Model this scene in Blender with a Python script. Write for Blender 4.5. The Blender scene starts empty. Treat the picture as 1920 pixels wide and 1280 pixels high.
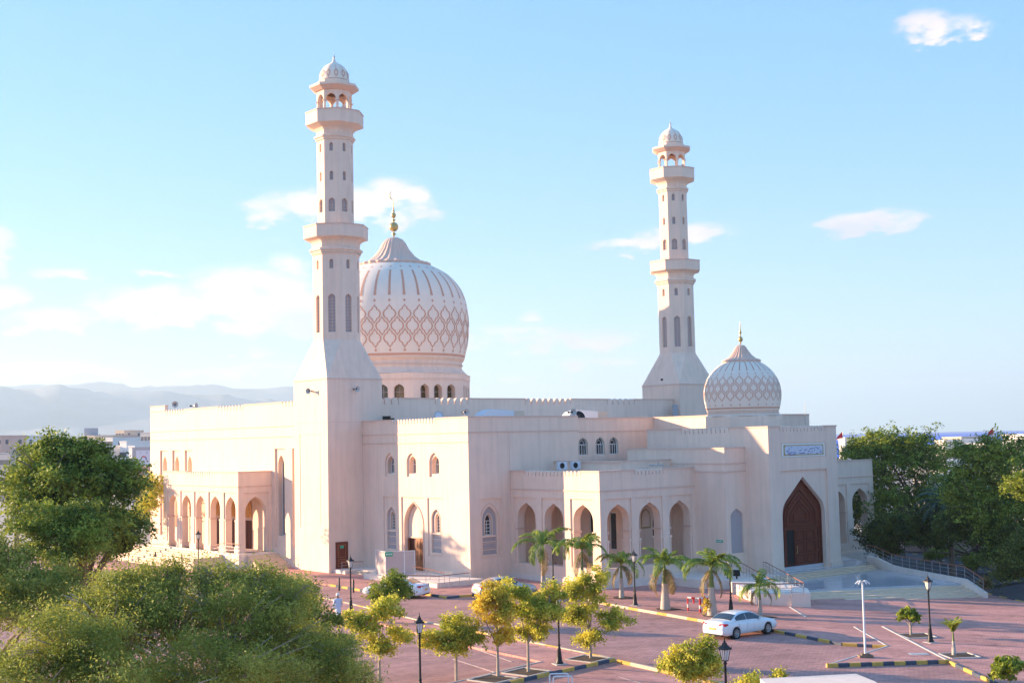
import bpy, bmesh, math, random
import numpy as np
from mathutils import Vector, Matrix
from mathutils.geometry import tessellate_polygon
sin, cos, pi, R = math.sin, math.cos, math.pi, math.radians
random.seed(7)
D = bpy.data
SC = bpy.context.scene
COL = SC.collection

# ------------------------------------------------------------------ camera
EYE = 11.4; FPX = 2443.4; PITCH = 0.07536; ROLL = 0.02137
cam = D.cameras.new('camera'); cam.sensor_width = 36; cam.lens = FPX / 1920 * 36
cam.clip_start = .5; cam.clip_end = 60000
camo = D.objects.new('camera', cam); COL.objects.link(camo)
camo.matrix_world = Matrix.Translation((0, 0, EYE)) @ Matrix.Rotation(pi/2 + PITCH, 4, 'X') @ Matrix.Rotation(-ROLL, 4, 'Z')
SC.camera = camo

# ------------------------------------------------------------------ light
SUN_EL = R(11.5); SUN_AZ = math.atan2(-.956, .293)      # azimuth from +Y towards +X
sd = Vector((sin(SUN_AZ)*cos(SUN_EL), cos(SUN_AZ)*cos(SUN_EL), sin(SUN_EL)))
sun = D.lights.new('sun', 'SUN'); sun.energy = 2.4; sun.angle = R(.5); sun.color = (1, .74, .46)
suno = D.objects.new('sun', sun); COL.objects.link(suno)
suno.rotation_euler = sd.to_track_quat('Z', 'Y').to_euler(); suno.location = (-60, 30, 60)
SC.view_settings.view_transform = 'Standard'; SC.view_settings.look = 'None'
SC.view_settings.gamma = 1; SC.view_settings.use_curve_mapping = False
SC.view_settings.exposure = 2.85
SKY_STRENGTH = .13

W = D.worlds.new('World'); SC.world = W; W.use_nodes = True
nt = W.node_tree; N = nt.nodes; L = nt.links
for n in list(N): N.remove(n)
def math_node(op, a, b=None, c=None):
    n = N.new('ShaderNodeMath'); n.operation = op
    for i, v in enumerate((a, b, c)):
        if v is None: continue
        if isinstance(v, (int, float)): n.inputs[i].default_value = v
        else: L.new(v, n.inputs[i])
    return n.outputs[0]
sky = N.new('ShaderNodeTexSky'); sky.sky_type = 'NISHITA'; sky.sun_disc = False
sky.sun_elevation = SUN_EL; sky.sun_rotation = SUN_AZ % (2*pi)
sky.altitude = 0; sky.air_density = 1.0; sky.dust_density = .6; sky.ozone_density = 2.2
tc = N.new('ShaderNodeTexCoord'); sep = N.new('ShaderNodeSeparateXYZ'); L.new(tc.outputs['Generated'], sep.inputs[0])
az = math_node('ARCTAN2', sep.outputs[0], sep.outputs[1]); el = math_node('ARCSINE', sep.outputs[2])
def noise(scale, detail, zs=1.0):
    mp = N.new('ShaderNodeMapping'); mp.inputs['Scale'].default_value = (1, 1, zs); L.new(tc.outputs['Generated'], mp.inputs[0])
    n = N.new('ShaderNodeTexNoise'); n.inputs['Scale'].default_value = scale; n.inputs['Detail'].default_value = detail
    n.inputs['Roughness'].default_value = .6
    L.new(mp.outputs[0], n.inputs['Vector']); return n.outputs['Fac']
n1 = noise(9, 6, 1.8); n2 = noise(34, 8, 2.2); n3 = noise(6, 3, 6.0)
def sky_angles(px, py):
    u = (px-960)/FPX; v = -(py-640)/FPX
    uu = u*cos(ROLL)+v*sin(ROLL); vv = -u*sin(ROLL)+v*cos(ROLL)
    Y = cos(PITCH)-vv*sin(PITCH); Z = sin(PITCH)+vv*cos(PITCH)
    return math.atan2(uu, Y), math.atan2(Z, math.hypot(uu, Y))
CLOUDS = [(640, 388, 175, 42, 1.0), (735, 365, 70, 36, .9), (520, 405, 60, 20, .8), (300, 575, 130, 46, 1.1), (470, 560, 150, 62, 1.15), (110, 600, 90, 22, 1.0), (560, 610, 170, 26, .8),
          (540, 500, 60, 30, .8), (5, 452, 36, 28, 1.0), (0, 503, 26, 20, .9), (20, 553, 46, 18, .9), (130, 512, 60, 12, .7), (265, 514, 75, 11, .8), (90, 692, 120, 17, .9),
          (420, 696, 120, 12, .7), (500, 684, 90, 10, .6), (470, 655, 50, 8, .6), (1180, 458, 80, 18, .9), (1290, 434, 100, 20, .8), (1640, 414, 100, 22, 1.0), (1740, 50, 52, 30, 1.0), (1790, 48, 62, 22, .7), (1720, 72, 40, 14, .7),
          (1050, 640, 220, 22, .75), (960, 620, 110, 14, .7), (1000, 590, 26, 10, .6), (1110, 678, 160, 12, .6), (900, 420, 24, 9, .5), (1745, 715, 120, 9, .6), (960, 708, 140, 10, .5)]
cover = None
azw = math_node('ADD', az, math_node('MULTIPLY', math_node('SUBTRACT', n1, .5), .05))
elw = math_node('ADD', el, math_node('MULTIPLY', math_node('SUBTRACT', n2, .5), .028))
for (px, py, rx, ry, w) in CLOUDS:
    a0, e0 = sky_angles(px, py)
    dx = math_node('MULTIPLY', math_node('SUBTRACT', azw, a0), FPX/(rx*1.25)); dy = math_node('MULTIPLY', math_node('SUBTRACT', elw, e0), FPX/(ry*1.3))
    f = math_node('MULTIPLY', math_node('SUBTRACT', 1, math_node('ADD', math_node('MULTIPLY', dx, dx), math_node('MULTIPLY', dy, dy))), w)
    f = math_node('MAXIMUM', f, 0)
    cover = f if cover is None else math_node('MAXIMUM', cover, f)
# the same kind of cloud carries on round the rest of the horizon
away = math_node('SUBTRACT', math_node('ABSOLUTE', az), .55)
away = math_node('MINIMUM', math_node('MAXIMUM', math_node('MULTIPLY', away, 4), 0), 1)
low = math_node('MAXIMUM', math_node('SUBTRACT', 1, math_node('MULTIPLY', math_node('ABSOLUTE', math_node('SUBTRACT', el, .14)), 7)), 0)
cover = math_node('MAXIMUM', cover, math_node('MULTIPLY', math_node('MULTIPLY', away, low), math_node('MAXIMUM', math_node('MULTIPLY', math_node('SUBTRACT', n3, .48), 6), 0)))
dens = math_node('ADD', math_node('ADD', math_node('MULTIPLY', cover, 1.4), math_node('MULTIPLY', math_node('SUBTRACT', n2, .60), 3.4)), math_node('MULTIPLY', math_node('SUBTRACT', n1, .5), 1.6))
ramp = N.new('ShaderNodeMapRange'); ramp.interpolation_type = 'SMOOTHSTEP'
ramp.inputs['From Min'].default_value = .0; ramp.inputs['From Max'].default_value = 1.0; ramp.inputs['To Max'].default_value = .9
L.new(dens, ramp.inputs['Value'])
edge = N.new('ShaderNodeMapRange'); edge.inputs['From Max'].default_value = .25; L.new(cover, edge.inputs['Value'])
dfac = math_node('MULTIPLY', ramp.outputs[0], edge.outputs[0])
thin = N.new('ShaderNodeMapRange'); thin.inputs['From Min'].default_value = .42; thin.inputs['From Max'].default_value = .62
L.new(n1, thin.inputs['Value'])
ccol = N.new('ShaderNodeMix'); ccol.data_type = 'RGBA'
ccol.inputs[6].default_value = (1.42, 1.20, 1.06, 1); ccol.inputs[7].default_value = (.95, .92, .98, 1)
CLOUD_MIX = ccol
L.new(thin.outputs[0], ccol.inputs[0])
mix = N.new('ShaderNodeMix'); mix.data_type = 'RGBA'
hz = math_node('MULTIPLY', math_node('EXPONENT', math_node('MULTIPLY', math_node('MAXIMUM', el, 0), -9.0)), .85)
hmix = N.new('ShaderNodeMix'); hmix.data_type = 'RGBA'; hmix.inputs[7].default_value = (1.10, 1.44, 1.52, 1)      # pale sea haze low in the sky
tint = N.new('ShaderNodeVectorMath'); tint.operation = 'MULTIPLY_ADD'; L.new(sky.outputs[0], tint.inputs[0]); tint.inputs[1].default_value = (.05, .08, .13); tint.inputs[2].default_value = (.18, .47, .88)
L.new(hz, hmix.inputs[0]); L.new(tint.outputs[0], hmix.inputs[6])
L.new(dfac, mix.inputs[0]); L.new(hmix.outputs[2], mix.inputs[6]); L.new(ccol.outputs[2], mix.inputs[7])
bg = N.new('ShaderNodeBackground'); bg.inputs['Strength'].default_value = SKY_STRENGTH
wo = N.new('ShaderNodeOutputWorld'); L.new(mix.outputs[2], bg.inputs[0]); L.new(bg.outputs[0], wo.inputs[0])
W.cycles.sampling_method = 'AUTOMATIC'

# ------------------------------------------------------------------ survey helpers: sight lines met with the ground
def ray(px, py):
    u = (px-960)/FPX; v = -(py-640)/FPX
    uu = u*cos(ROLL)+v*sin(ROLL); vv = -u*sin(ROLL)+v*cos(ROLL)
    return uu, cos(PITCH)-vv*sin(PITCH), sin(PITCH)+vv*cos(PITCH)
def gz(X): return -.028*min(max(0, X), 60)
def at_z(px, py, z):
    x, y, k = ray(px, py); t = (z-EYE)/k; return x*t, y*t
def G(px, py, h=0):
    z = 0
    for i in range(14):
        X, Y = at_z(px, py, z+h); z = gz(X)
    return X, Y
def at_d(px, py, dist):
    x, y, k = ray(px, py); t = dist/math.hypot(x, y); return x*t, y*t, EYE+k*t
PHI = .87804; X0, Y0 = -3.7218, 105.786
CP, SP = cos(PHI), sin(PHI)
def w2l(X, Y):
    dx, dy = X-X0, Y-Y0; return dx*CP-dy*SP, dx*SP+dy*CP
def l2w(a, b): return X0+a*CP+b*SP, Y0-a*SP+b*CP

# ------------------------------------------------------------------ materials
def new_mat(name):
    m = D.materials.new(name); m.use_nodes = True; return m, m.node_tree, m.node_tree.nodes['Principled BSDF']
def mat(name, col, rough=.8, var=.0, vscale=1.0, bump=0, bscale=20, metal=0, stain=0, spec=.3, coat=0, stretch=(1, 1, 1)):
    m, t, b = new_mat(name); n = t.nodes; l = t.links
    b.inputs['Roughness'].default_value = rough; b.inputs['Metallic'].default_value = metal
    b.inputs['Specular IOR Level'].default_value = spec; b.inputs['Coat Weight'].default_value = coat
    b.inputs['Base Color'].default_value = (*col, 1)
    g = n.new('ShaderNodeNewGeometry'); mp = n.new('ShaderNodeMapping'); mp.inputs['Scale'].default_value = stretch
    l.new(g.outputs['Position'], mp.inputs[0])
    if var:
        x = n.new('ShaderNodeTexNoise'); x.inputs['Scale'].default_value = vscale; x.inputs['Detail'].default_value = 7; x.inputs['Roughness'].default_value = .65
        l.new(mp.outputs[0], x.inputs['Vector'])
        r = n.new('ShaderNodeMapRange'); r.inputs['From Min'].default_value = .3; r.inputs['From Max'].default_value = .7
        r.inputs['To Min'].default_value = 1-var; r.inputs['To Max'].default_value = 1+var; l.new(x.outputs['Fac'], r.inputs['Value'])
        f = r.outputs[0]
        if stain:
            mp2 = n.new('ShaderNodeMapping'); mp2.inputs['Scale'].default_value = (1.6, 1.6, .12); l.new(g.outputs['Position'], mp2.inputs[0])
            y = n.new('ShaderNodeTexNoise'); y.inputs['Scale'].default_value = 1.6; y.inputs['Detail'].default_value = 5; l.new(mp2.outputs[0], y.inputs['Vector'])
            r2 = n.new('ShaderNodeMapRange'); r2.inputs['From Min'].default_value = .42; r2.inputs['From Max'].default_value = .75
            r2.inputs['To Min'].default_value = 1; r2.inputs['To Max'].default_value = 1-stain; l.new(y.outputs['Fac'], r2.inputs['Value'])
            k = n.new('ShaderNodeMath'); k.operation = 'MULTIPLY'; l.new(f, k.inputs[0]); l.new(r2.outputs[0], k.inputs[1]); f = k.outputs[0]
        mx = n.new('ShaderNodeVectorMath'); mx.operation = 'SCALE'; mx.inputs[0].default_value = col; l.new(f, mx.inputs['Scale'])
        l.new(mx.outputs[0], b.inputs['Base Color'])
    if bump:
        x = n.new('ShaderNodeTexNoise'); x.inputs['Scale'].default_value = bscale; x.inputs['Detail'].default_value = 4; l.new(mp.outputs[0], x.inputs['Vector'])
        bp_ = n.new('ShaderNodeBump'); bp_.inputs['Strength'].default_value = bump; bp_.inputs['Distance'].default_value = .03
        l.new(x.outputs['Fac'], bp_.inputs['Height']); l.new(bp_.outputs[0], b.inputs['Normal'])
    return m
def paver_mat(name, c1, c2, mortar, scale, rot=0, rough=.75, spec=.25):
    m, t, b = new_mat(name); n = t.nodes; l = t.links
    g = n.new('ShaderNodeNewGeometry'); mp = n.new('ShaderNodeMapping'); mp.inputs['Rotation'].default_value = (0, 0, rot)
    l.new(g.outputs['Position'], mp.inputs[0])
    br = n.new('ShaderNodeTexBrick'); br.inputs['Scale'].default_value = scale; br.inputs['Mortar Size'].default_value = .02
    br.inputs['Brick Width'].default_value = .5; br.inputs['Row Height'].default_value = .25
    br.inputs['Color1'].default_value = (*c1, 1); br.inputs['Color2'].default_value = (*c2, 1); br.inputs['Mortar'].default_value = (*mortar, 1)
    l.new(mp.outputs[0], br.inputs['Vector'])
    x = n.new('ShaderNodeTexNoise'); x.inputs['Scale'].default_value = .35; x.inputs['Detail'].default_value = 9; x.inputs['Roughness'].default_value = .7
    mp3 = n.new('ShaderNodeMapping'); mp3.inputs['Scale'].default_value = (.6, 1.6, 1); l.new(mp.outputs[0], mp3.inputs[0]); l.new(mp3.outputs[0], x.inputs['Vector'])
    r = n.new('ShaderNodeMapRange'); r.inputs['From Min'].default_value = .3; r.inputs['From Max'].default_value = .7; r.inputs['To Min'].default_value = .68; r.inputs['To Max'].default_value = 1.28
    l.new(x.outputs['Fac'], r.inputs['Value'])
    mx = n.new('ShaderNodeVectorMath'); mx.operation = 'SCALE'; l.new(br.outputs['Color'], mx.inputs[0]); l.new(r.outputs[0], mx.inputs['Scale'])
    l.new(mx.outputs[0], b.inputs['Base Color']); b.inputs['Roughness'].default_value = rough; b.inputs['Specular IOR Level'].default_value = spec
    sp = n.new('ShaderNodeTexNoise'); sp.inputs['Scale'].default_value = 1.1; sp.inputs['Detail'].default_value = 6; l.new(mp.outputs[0], sp.inputs['Vector'])
    sr = n.new('ShaderNodeMapRange'); sr.inputs['From Min'].default_value = .60; sr.inputs['From Max'].default_value = .72; sr.inputs['To Min'].default_value = 1; sr.inputs['To Max'].default_value = .62; l.new(sp.outputs['Fac'], sr.inputs['Value'])
    m2 = n.new('ShaderNodeVectorMath'); m2.operation = 'SCALE'; l.new(mx.outputs[0], m2.inputs[0]); l.new(sr.outputs[0], m2.inputs['Scale']); l.new(m2.outputs[0], b.inputs['Base Color'])
    bp_ = n.new('ShaderNodeBump'); bp_.inputs['Strength'].default_value = .5; bp_.inputs['Distance'].default_value = .01
    l.new(br.outputs['Fac'], bp_.inputs['Height']); bp_.invert = True; l.new(bp_.outputs[0], b.inputs['Normal'])
    return m
def leaf_mat(name, c1, c2, trans=.35, scale=1.3):
    m, t, b = new_mat(name); n = t.nodes; l = t.links
    g = n.new('ShaderNodeNewGeometry')
    x = n.new('ShaderNodeTexNoise'); x.inputs['Scale'].default_value = scale; x.inputs['Detail'].default_value = 3; l.new(g.outputs['Position'], x.inputs['Vector'])
    rr = n.new('ShaderNodeMath'); rr.operation = 'MULTIPLY_ADD'; l.new(g.outputs['Random Per Island'], rr.inputs[0]); rr.inputs[1].default_value = .7
    sx = n.new('ShaderNodeMapRange'); sx.inputs['From Min'].default_value = .35; sx.inputs['From Max'].default_value = .65; sx.inputs['To Min'].default_value = -.35; sx.inputs['To Max'].default_value = .6
    l.new(x.outputs['Fac'], sx.inputs['Value']); l.new(sx.outputs[0], rr.inputs[2])
    mx = n.new('ShaderNodeMix'); mx.data_type = 'RGBA'; mx.clamp_factor = True
    mx.inputs[6].default_value = (*c1, 1); mx.inputs[7].default_value = (*c2, 1); l.new(rr.outputs[0], mx.inputs[0])
    b.inputs['Roughness'].default_value = .55; b.inputs['Specular IOR Level'].default_value = .25; l.new(mx.outputs[2], b.inputs['Base Color'])
    tr = n.new('ShaderNodeBsdfTranslucent'); l.new(mx.outputs[2], tr.inputs[0])
    ms = n.new('ShaderNodeMixShader'); ms.inputs[0].default_value = trans
    l.new(b.outputs[0], ms.inputs[1]); l.new(tr.outputs[0], ms.inputs[2]); l.new(ms.outputs[0], n['Material Output'].inputs[0])
    return m
M = {}
M['plaster'] = mat('plaster', (.86, .63, .505), .88, .05, .5, .14, 30, stain=.10)
M['moulding'] = mat('moulding', (.74, .50, .40), .88, .05, 3)
M['dome_plaster'] = mat('dome_plaster', (.86, .71, .60), .8, .03, .6, .05, 30, stain=.03)
M['inlay'] = mat('inlay', (.66, .34, .235), .8, .06, 3)
M['white_wall'] = mat('white_wall', (.82, .66, .57), .85, .05, 1.5, .1, 20, stain=.07)
M['lattice'] = mat('lattice', (.42, .36, .37), .8, .12, 12)
M['gap'] = mat('gap', (.10, .08, .08), .6)
M['glass'] = mat('glass', (.035, .032, .03), .08, spec=.6)
M['amber_glass'] = mat('amber_glass', (.09, .065, .03), .12, spec=.6)
M['frame'] = mat('frame', (.74, .72, .72), .5)
M['wood'] = mat('wood', (.16, .035, .018), .5, .3, 2, .1, 30, stretch=(6, 6, 1))
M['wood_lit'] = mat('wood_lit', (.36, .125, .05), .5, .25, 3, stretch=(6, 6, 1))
M['wood_dark'] = mat('wood_dark', (.11, .018, .010), .5, .2, 3)
M['gold'] = mat('gold', (.55, .38, .16), .35, metal=.6)
M['brass'] = mat('brass', (.45, .30, .10), .45, .15, 3)
M['carved_gold'] = mat('carved_gold', (.78, .40, .12), .5, .2, 6)
M['steel'] = mat('steel', (.42, .40, .42), .35, metal=.7)
M['handrail'] = mat('handrail', (.36, .13, .08), .45)
M['lamp_black'] = mat('lamp_black', (.025, .022, .025), .45)
M['lamp_glass'] = mat('lamp_glass', (.75, .70, .66), .25)
M['horn'] = mat('horn', (.55, .52, .50), .5)
M['dark'] = mat('dark', (.014, .013, .015), .75)
M['ac'] = mat('ac', (.62, .64, .70), .5)
M['stone'] = mat('stone', (.74, .53, .38), .55, .12, 1.6, stretch=(1, 1, 5))
M['marble'] = mat('marble', (.50, .49, .53), .13, .1, .8, spec=.6)
M['soil'] = mat('soil', (.09, .06, .045), .95, .3, 3, .3, 15)
M['edging'] = mat('edging', (.52, .47, .45), .8, .1, 3)
M['kerb_yellow'] = mat('kerb_yellow', (.62, .38, .09), .8, .18, 4)
M['kerb_black'] = mat('kerb_black', (.075, .085, .12), .8, .25, 4)
M['kerb_pale'] = mat('kerb_pale', (.60, .50, .36), .8, .15, 4)
M['sand'] = mat('sand', (.48, .38, .31), .95, .18, .02)
M['asphalt'] = mat('asphalt', (.10, .085, .095), .85, .15, .6, .1, 25)
M['plaza'] = paver_mat('plaza', (.68, .32, .26), (.53, .245, .215), (.38, .20, .18), 1.5, .4)
M['drive'] = paver_mat('drive', (.56, .28, .235), (.42, .215, .195), (.28, .16, .15), 1.5, -.5)
M['bark'] = mat('bark', (.22, .155, .11), .9, .3, 6, .3, 20)
M['pale_bark'] = mat('pale_bark', (.42, .34, .28), .9, .2, 8)
M['palm_trunk'] = mat('palm_trunk', (.48, .40, .35), .85, .14, 4, stretch=(1, 1, 7))
M['palm_green'] = mat('palm_green', (.16, .20, .05), .5, .2, 3)
M['car_white'] = mat('car_white', (.78, .78, .80), .22, spec=.5, coat=.6)
M['car_silver'] = mat('car_silver', (.55, .56, .60), .25, metal=.35, coat=.6)
M['car_glass'] = mat('car_glass', (.02, .03, .045), .04, spec=.8)
M['rubber'] = mat('rubber', (.02, .02, .022), .8)
M['alloy'] = mat('alloy', (.45, .45, .47), .3, metal=.6)
M['red_lens'] = mat('red_lens', (.55, .02, .03), .2)
M['clear_lens'] = mat('clear_lens', (.6, .6, .62), .15)
M['plate'] = mat('plate', (.70, .42, .12), .5)
M['red'] = mat('red', (.60, .03, .03), .5)
M['white'] = mat('white', (.80, .79, .78), .5)
M['green_sign'] = mat('green_sign', (.05, .38, .22), .5)
M['blue_ink'] = mat('blue_ink', (.10, .11, .30), .5)
M['sign_white'] = mat('sign_white', (.62, .63, .72), .5)
M['skin'] = mat('skin', (.28, .15, .10), .6)
M['robe'] = mat('robe', (.62, .66, .80), .8)
M['lattice_screen'] = mat('lattice_screen', (.50, .40, .38), .8, .05, 5)
M['city_white'] = mat('city_white', (.82, .76, .72), .85, .06, .2)
M['city_cream'] = mat('city_cream', (.62, .50, .40), .85, .06, .2)
M['city_pink'] = mat('city_pink', (.60, .42, .36), .85, .06, .2)
M['city_grey'] = mat('city_grey', (.42, .40, .43), .85, .06, .2)
M['city_window'] = mat('city_window', (.10, .10, .13), .3)
M['hill'] = mat('hill', (.27, .26, .28), .95, .3, .002)
M['water'] = mat('water', (.01, .10, .66), .5, .12, .006, spec=.1, stretch=(1, 4, 1))
M['grass'] = mat('grass', (.26, .25, .06), .9, .3, 2)
M['leaf_dark'] = leaf_mat('leaf_dark', (.065, .12, .018), (.38, .42, .06), .32, .9)
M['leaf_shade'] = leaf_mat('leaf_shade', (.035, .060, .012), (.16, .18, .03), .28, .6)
M['leaf_olive'] = leaf_mat('leaf_olive', (.14, .18, .025), (.52, .50, .10), .42, .9)
M['leaf_yellow'] = leaf_mat('leaf_yellow', (.30, .34, .04), (.88, .76, .12), .5, 1.2)
M['leaf_gold'] = leaf_mat('leaf_gold', (.46, .38, .04), (.94, .70, .09), .4, 1.2)
M['leaf_green'] = leaf_mat('leaf_green', (.13, .20, .02), (.40, .42, .05), .35, 1.5)
M['frond'] = leaf_mat('frond', (.08, .17, .02), (.34, .42, .06), .3, 1.5)
M['frond_dry'] = leaf_mat('frond_dry', (.17, .13, .05), (.45, .28, .13), .3, 2)
M['date_frond'] = leaf_mat('date_frond', (.045, .075, .055), (.10, .15, .11), .25, 1.5)
M['bougainvillea'] = leaf_mat('bougainvillea', (.06, .04, .03), (.22, .03, .10), .25, 1.5)

# ------------------------------------------------------------------ mesh helpers
class MB:
    def __init__(s): s.v = []; s.f = []; s.m = []; s.sm = []
    def add(s, vs, fs, mi=0, smooth=False):
        o = len(s.v); s.v += [tuple(v) for v in vs]
        for f in fs: s.f.append(tuple(i+o for i in f)); s.m.append(mi); s.sm.append(smooth)
    def quad(s, a, b, c, d, mi=0): s.add((a, b, c, d), ((0, 1, 2, 3),), mi)
    def box(s, x0, x1, y0, y1, z0, z1, mi=0):
        s.add([(x0, y0, z0), (x1, y0, z0), (x1, y1, z0), (x0, y1, z0), (x0, y0, z1), (x1, y0, z1), (x1, y1, z1), (x0, y1, z1)],
              ((0, 3, 2, 1), (4, 5, 6, 7), (0, 1, 5, 4), (1, 2, 6, 5), (2, 3, 7, 6), (3, 0, 4, 7)), mi)
    def obox(s, p, q, w, z0, z1, mi=0, off=0):          # a box along p-q
        dx, dy = q[0]-p[0], q[1]-p[1]; l = math.hypot(dx, dy) or 1; nx, ny = -dy/l, dx/l
        a, b = off-w/2, off+w/2
        def P(c, k, z): return (c[0]+nx*k, c[1]+ny*k, z)
        z0 = z0 if isinstance(z0, tuple) else (z0, z0); z1 = z1 if isinstance(z1, tuple) else (z1, z1)
        s.add([P(p, a, z0[0]), P(q, a, z0[1]), P(q, b, z0[1]), P(p, b, z0[0]), P(p, a, z1[0]), P(q, a, z1[1]), P(q, b, z1[1]), P(p, b, z1[0])],
              ((0, 3, 2, 1), (4, 5, 6, 7), (0, 1, 5, 4), (1, 2, 6, 5), (2, 3, 7, 6), (3, 0, 4, 7)), mi)
    def prism(s, pts, z0, z1, mi=0, bottom=False):
        n = len(pts); zf0 = z0 if callable(z0) else (lambda x, y: z0); zf1 = z1 if callable(z1) else (lambda x, y: z1)
        vs = [(p[0], p[1], zf0(*p)) for p in pts]+[(p[0], p[1], zf1(*p)) for p in pts]
        s.add(vs, [(i, (i+1) % n, n+(i+1) % n, n+i) for i in range(n)], mi)
        t = tessellate_polygon([[Vector((p[0], p[1], 0)) for p in pts]])
        s.add(vs[n:], [tuple(x) for x in t], mi)
        if bottom: s.add(vs[:n], [tuple(x) for x in t], mi)
    def lathe(s, cx, cy, prof, n=16, rot=0, mi=0, smooth=False, flute=0, nf=0, cap=True):
        vs = []
        for (r, z) in prof:
            for k in range(n):
                t = rot+2*pi*k/n; rr = r*(1+flute*cos(nf*t)) if nf else r
                vs.append((cx+rr*cos(t), cy+rr*sin(t), z))
        fs = [(j*n+k, j*n+(k+1) % n, (j+1)*n+(k+1) % n, (j+1)*n+k) for j in range(len(prof)-1) for k in range(n)]
        s.add(vs, fs, mi, smooth)
        if cap:
            s.add(vs[:n], [tuple(range(n))[::-1]], mi); s.add(vs[-n:], [tuple(range(n))], mi)
    def tube(s, pts, rad, n=6, mi=0, smooth=True):
        rings = []
        pts = [Vector(p) for p in pts]
        for i, p in enumerate(pts):
            d = (pts[min(i+1, len(pts)-1)]-pts[max(i-1, 0)]).normalized()
            u = d.orthogonal().normalized() if i == 0 else (u-d*u.dot(d)).normalized()
            v = d.cross(u); r = rad[i] if isinstance(rad, (list, tuple)) else rad
            rings += [p+(u*cos(2*pi*k/n)+v*sin(2*pi*k/n))*r for k in range(n)]
        fs = [(i*n+k, i*n+(k+1) % n, (i+1)*n+(k+1) % n, (i+1)*n+k) for i in range(len(pts)-1) for k in range(n)]
        s.add(rings, fs, mi, smooth); s.add(rings[:n], [tuple(range(n))[::-1]], mi); s.add(rings[-n:], [tuple(range(n))], mi)
    def mesh(s, name, mats):
        me = D.meshes.new(name); me.from_pydata(s.v, [], s.f)
        for m in mats: me.materials.append(M[m] if isinstance(m, str) else m)
        me.polygons.foreach_set('material_index', s.m); me.polygons.foreach_set('use_smooth', s.sm); me.update(); return me
    def build(s, name, mats, parent=None, **kw):
        if isinstance(mats, str): mats = [mats]
        return link(name, s.mesh(name, mats), parent, **kw)
def link(name, me, parent=None, label=None, cat=None, group=None, kind=None, loc=None, rz=None):
    o = D.objects.new(name, me); COL.objects.link(o)
    if parent: o.parent = parent
    if loc is not None: o.location = loc
    if rz is not None: o.rotation_euler = (0, 0, rz)
    tag(o, label, cat, group, kind); return o
def tag(o, label=None, cat=None, group=None, kind=None):
    for k, v in (('label', label), ('category', cat), ('group', group), ('kind', kind)):
        if v: o[k] = v
    return o
def thing(name, label, cat, loc=(0, 0, 0), rz=0, group=None): return link(name, None, None, label, cat, group, None, loc, rz)
def copy_tree(o, parent=None, top=True):
    c = o.copy(); COL.objects.link(c); c.parent = parent
    for ch in list(o.children): copy_tree(ch, c, False)
    return c

def frame_P(O, U, Nn):
    O, U, Nn = Vector(O), Vector(U), Vector(Nn)
    return lambda u, z, d=0: tuple(O+U*u+Vector((0, 0, z))-Nn*d)
def LF(b): return frame_P((0, b, 0), (1, 0, 0), (0, -1, 0))     # faces the low sun
def RF(a): return frame_P((a, 0, 0), (0, 1, 0), (1, 0, 0))      # faces the forecourt
def panel(mb, P, outline, holes=(), depth=.3, mi=0, mi_rev=0, d0=0):
    polys = [[Vector((u, z, 0)) for u, z in outline]]+[[Vector((u, z, 0)) for u, z in h] for h in holes]
    flat = [p for pl in polys for p in pl]
    tr = tessellate_polygon(polys)
    mb.add([P(p.x, p.y, d0) for p in flat], [tuple(t) for t in tr], mi)
    for i, h in enumerate(holes):
        dd = depth[i] if isinstance(depth, (list, tuple)) else depth
        n = len(h)
        mb.add([P(u, z, d0) for u, z in h]+[P(u, z, d0+dd) for u, z in h], [(k, (k+1) % n, n+(k+1) % n, n+k) for k in range(n)], mi_rev)
def fill(mb, P, pts, d, mi=0):
    polys = [[Vector((u, z, 0)) for u, z in pts]]
    mb.add([P(u, z, d) for u, z in pts], [tuple(t) for t in tessellate_polygon(polys)], mi)
def rect(u0, u1, z0, z1): return [(u0, z0), (u1, z0), (u1, z1), (u0, z1)]
def arch(uc, w, z0, zs, za, th=62, n=7):
    h = za-zs; hw = w/2; t = R(th); ct = cos(t)/sin(t)
    r = (h-hw*ct)/(sin(t)-(1-cos(t))*ct)
    pts = [(uc-hw, z0), (uc+hw, z0)]
    side = []
    if r > .05*hw:
        side = [(hw-r*(1-cos(t*k/n)), r*sin(t*k/n)) for k in range(n+1)]
    else: side = [(hw, 0)]
    pts += [(uc+x, zs+z) for x, z in side]+[(uc, za)]+[(uc-x, zs+z) for x, z in reversed(side)]
    return pts
def ring_frame(mb, P, pts, w, d0, d1, mi=0):       # a strip that follows an outline, w wide inwards
    cx = sum(p[0] for p in pts)/len(pts); cz = sum(p[1] for p in pts)/len(pts)
    us = [p[0] for p in pts]; zs = [p[1] for p in pts]; sx = 1-2*w/(max(us)-min(us)); sz = 1-2*w/(max(zs)-min(zs))
    mz = (max(zs)+min(zs))/2; mu = (max(us)+min(us))/2
    inn = [(mu+(u-mu)*sx, mz+(z-mz)*sz) for u, z in pts]; n = len(pts)
    vs = [P(u, z, d0) for u, z in pts]+[P(u, z, d0) for u, z in inn]+[P(u, z, d1) for u, z in pts]+[P(u, z, d1) for u, z in inn]
    fs = []
    for k in range(n):
        j = (k+1) % n; fs += [(k, j, n+j, n+k), (n+k, n+j, 3*n+j, 3*n+k), (k, j, 2*n+j, 2*n+k)]
    mb.add(vs, fs, mi)
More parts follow.
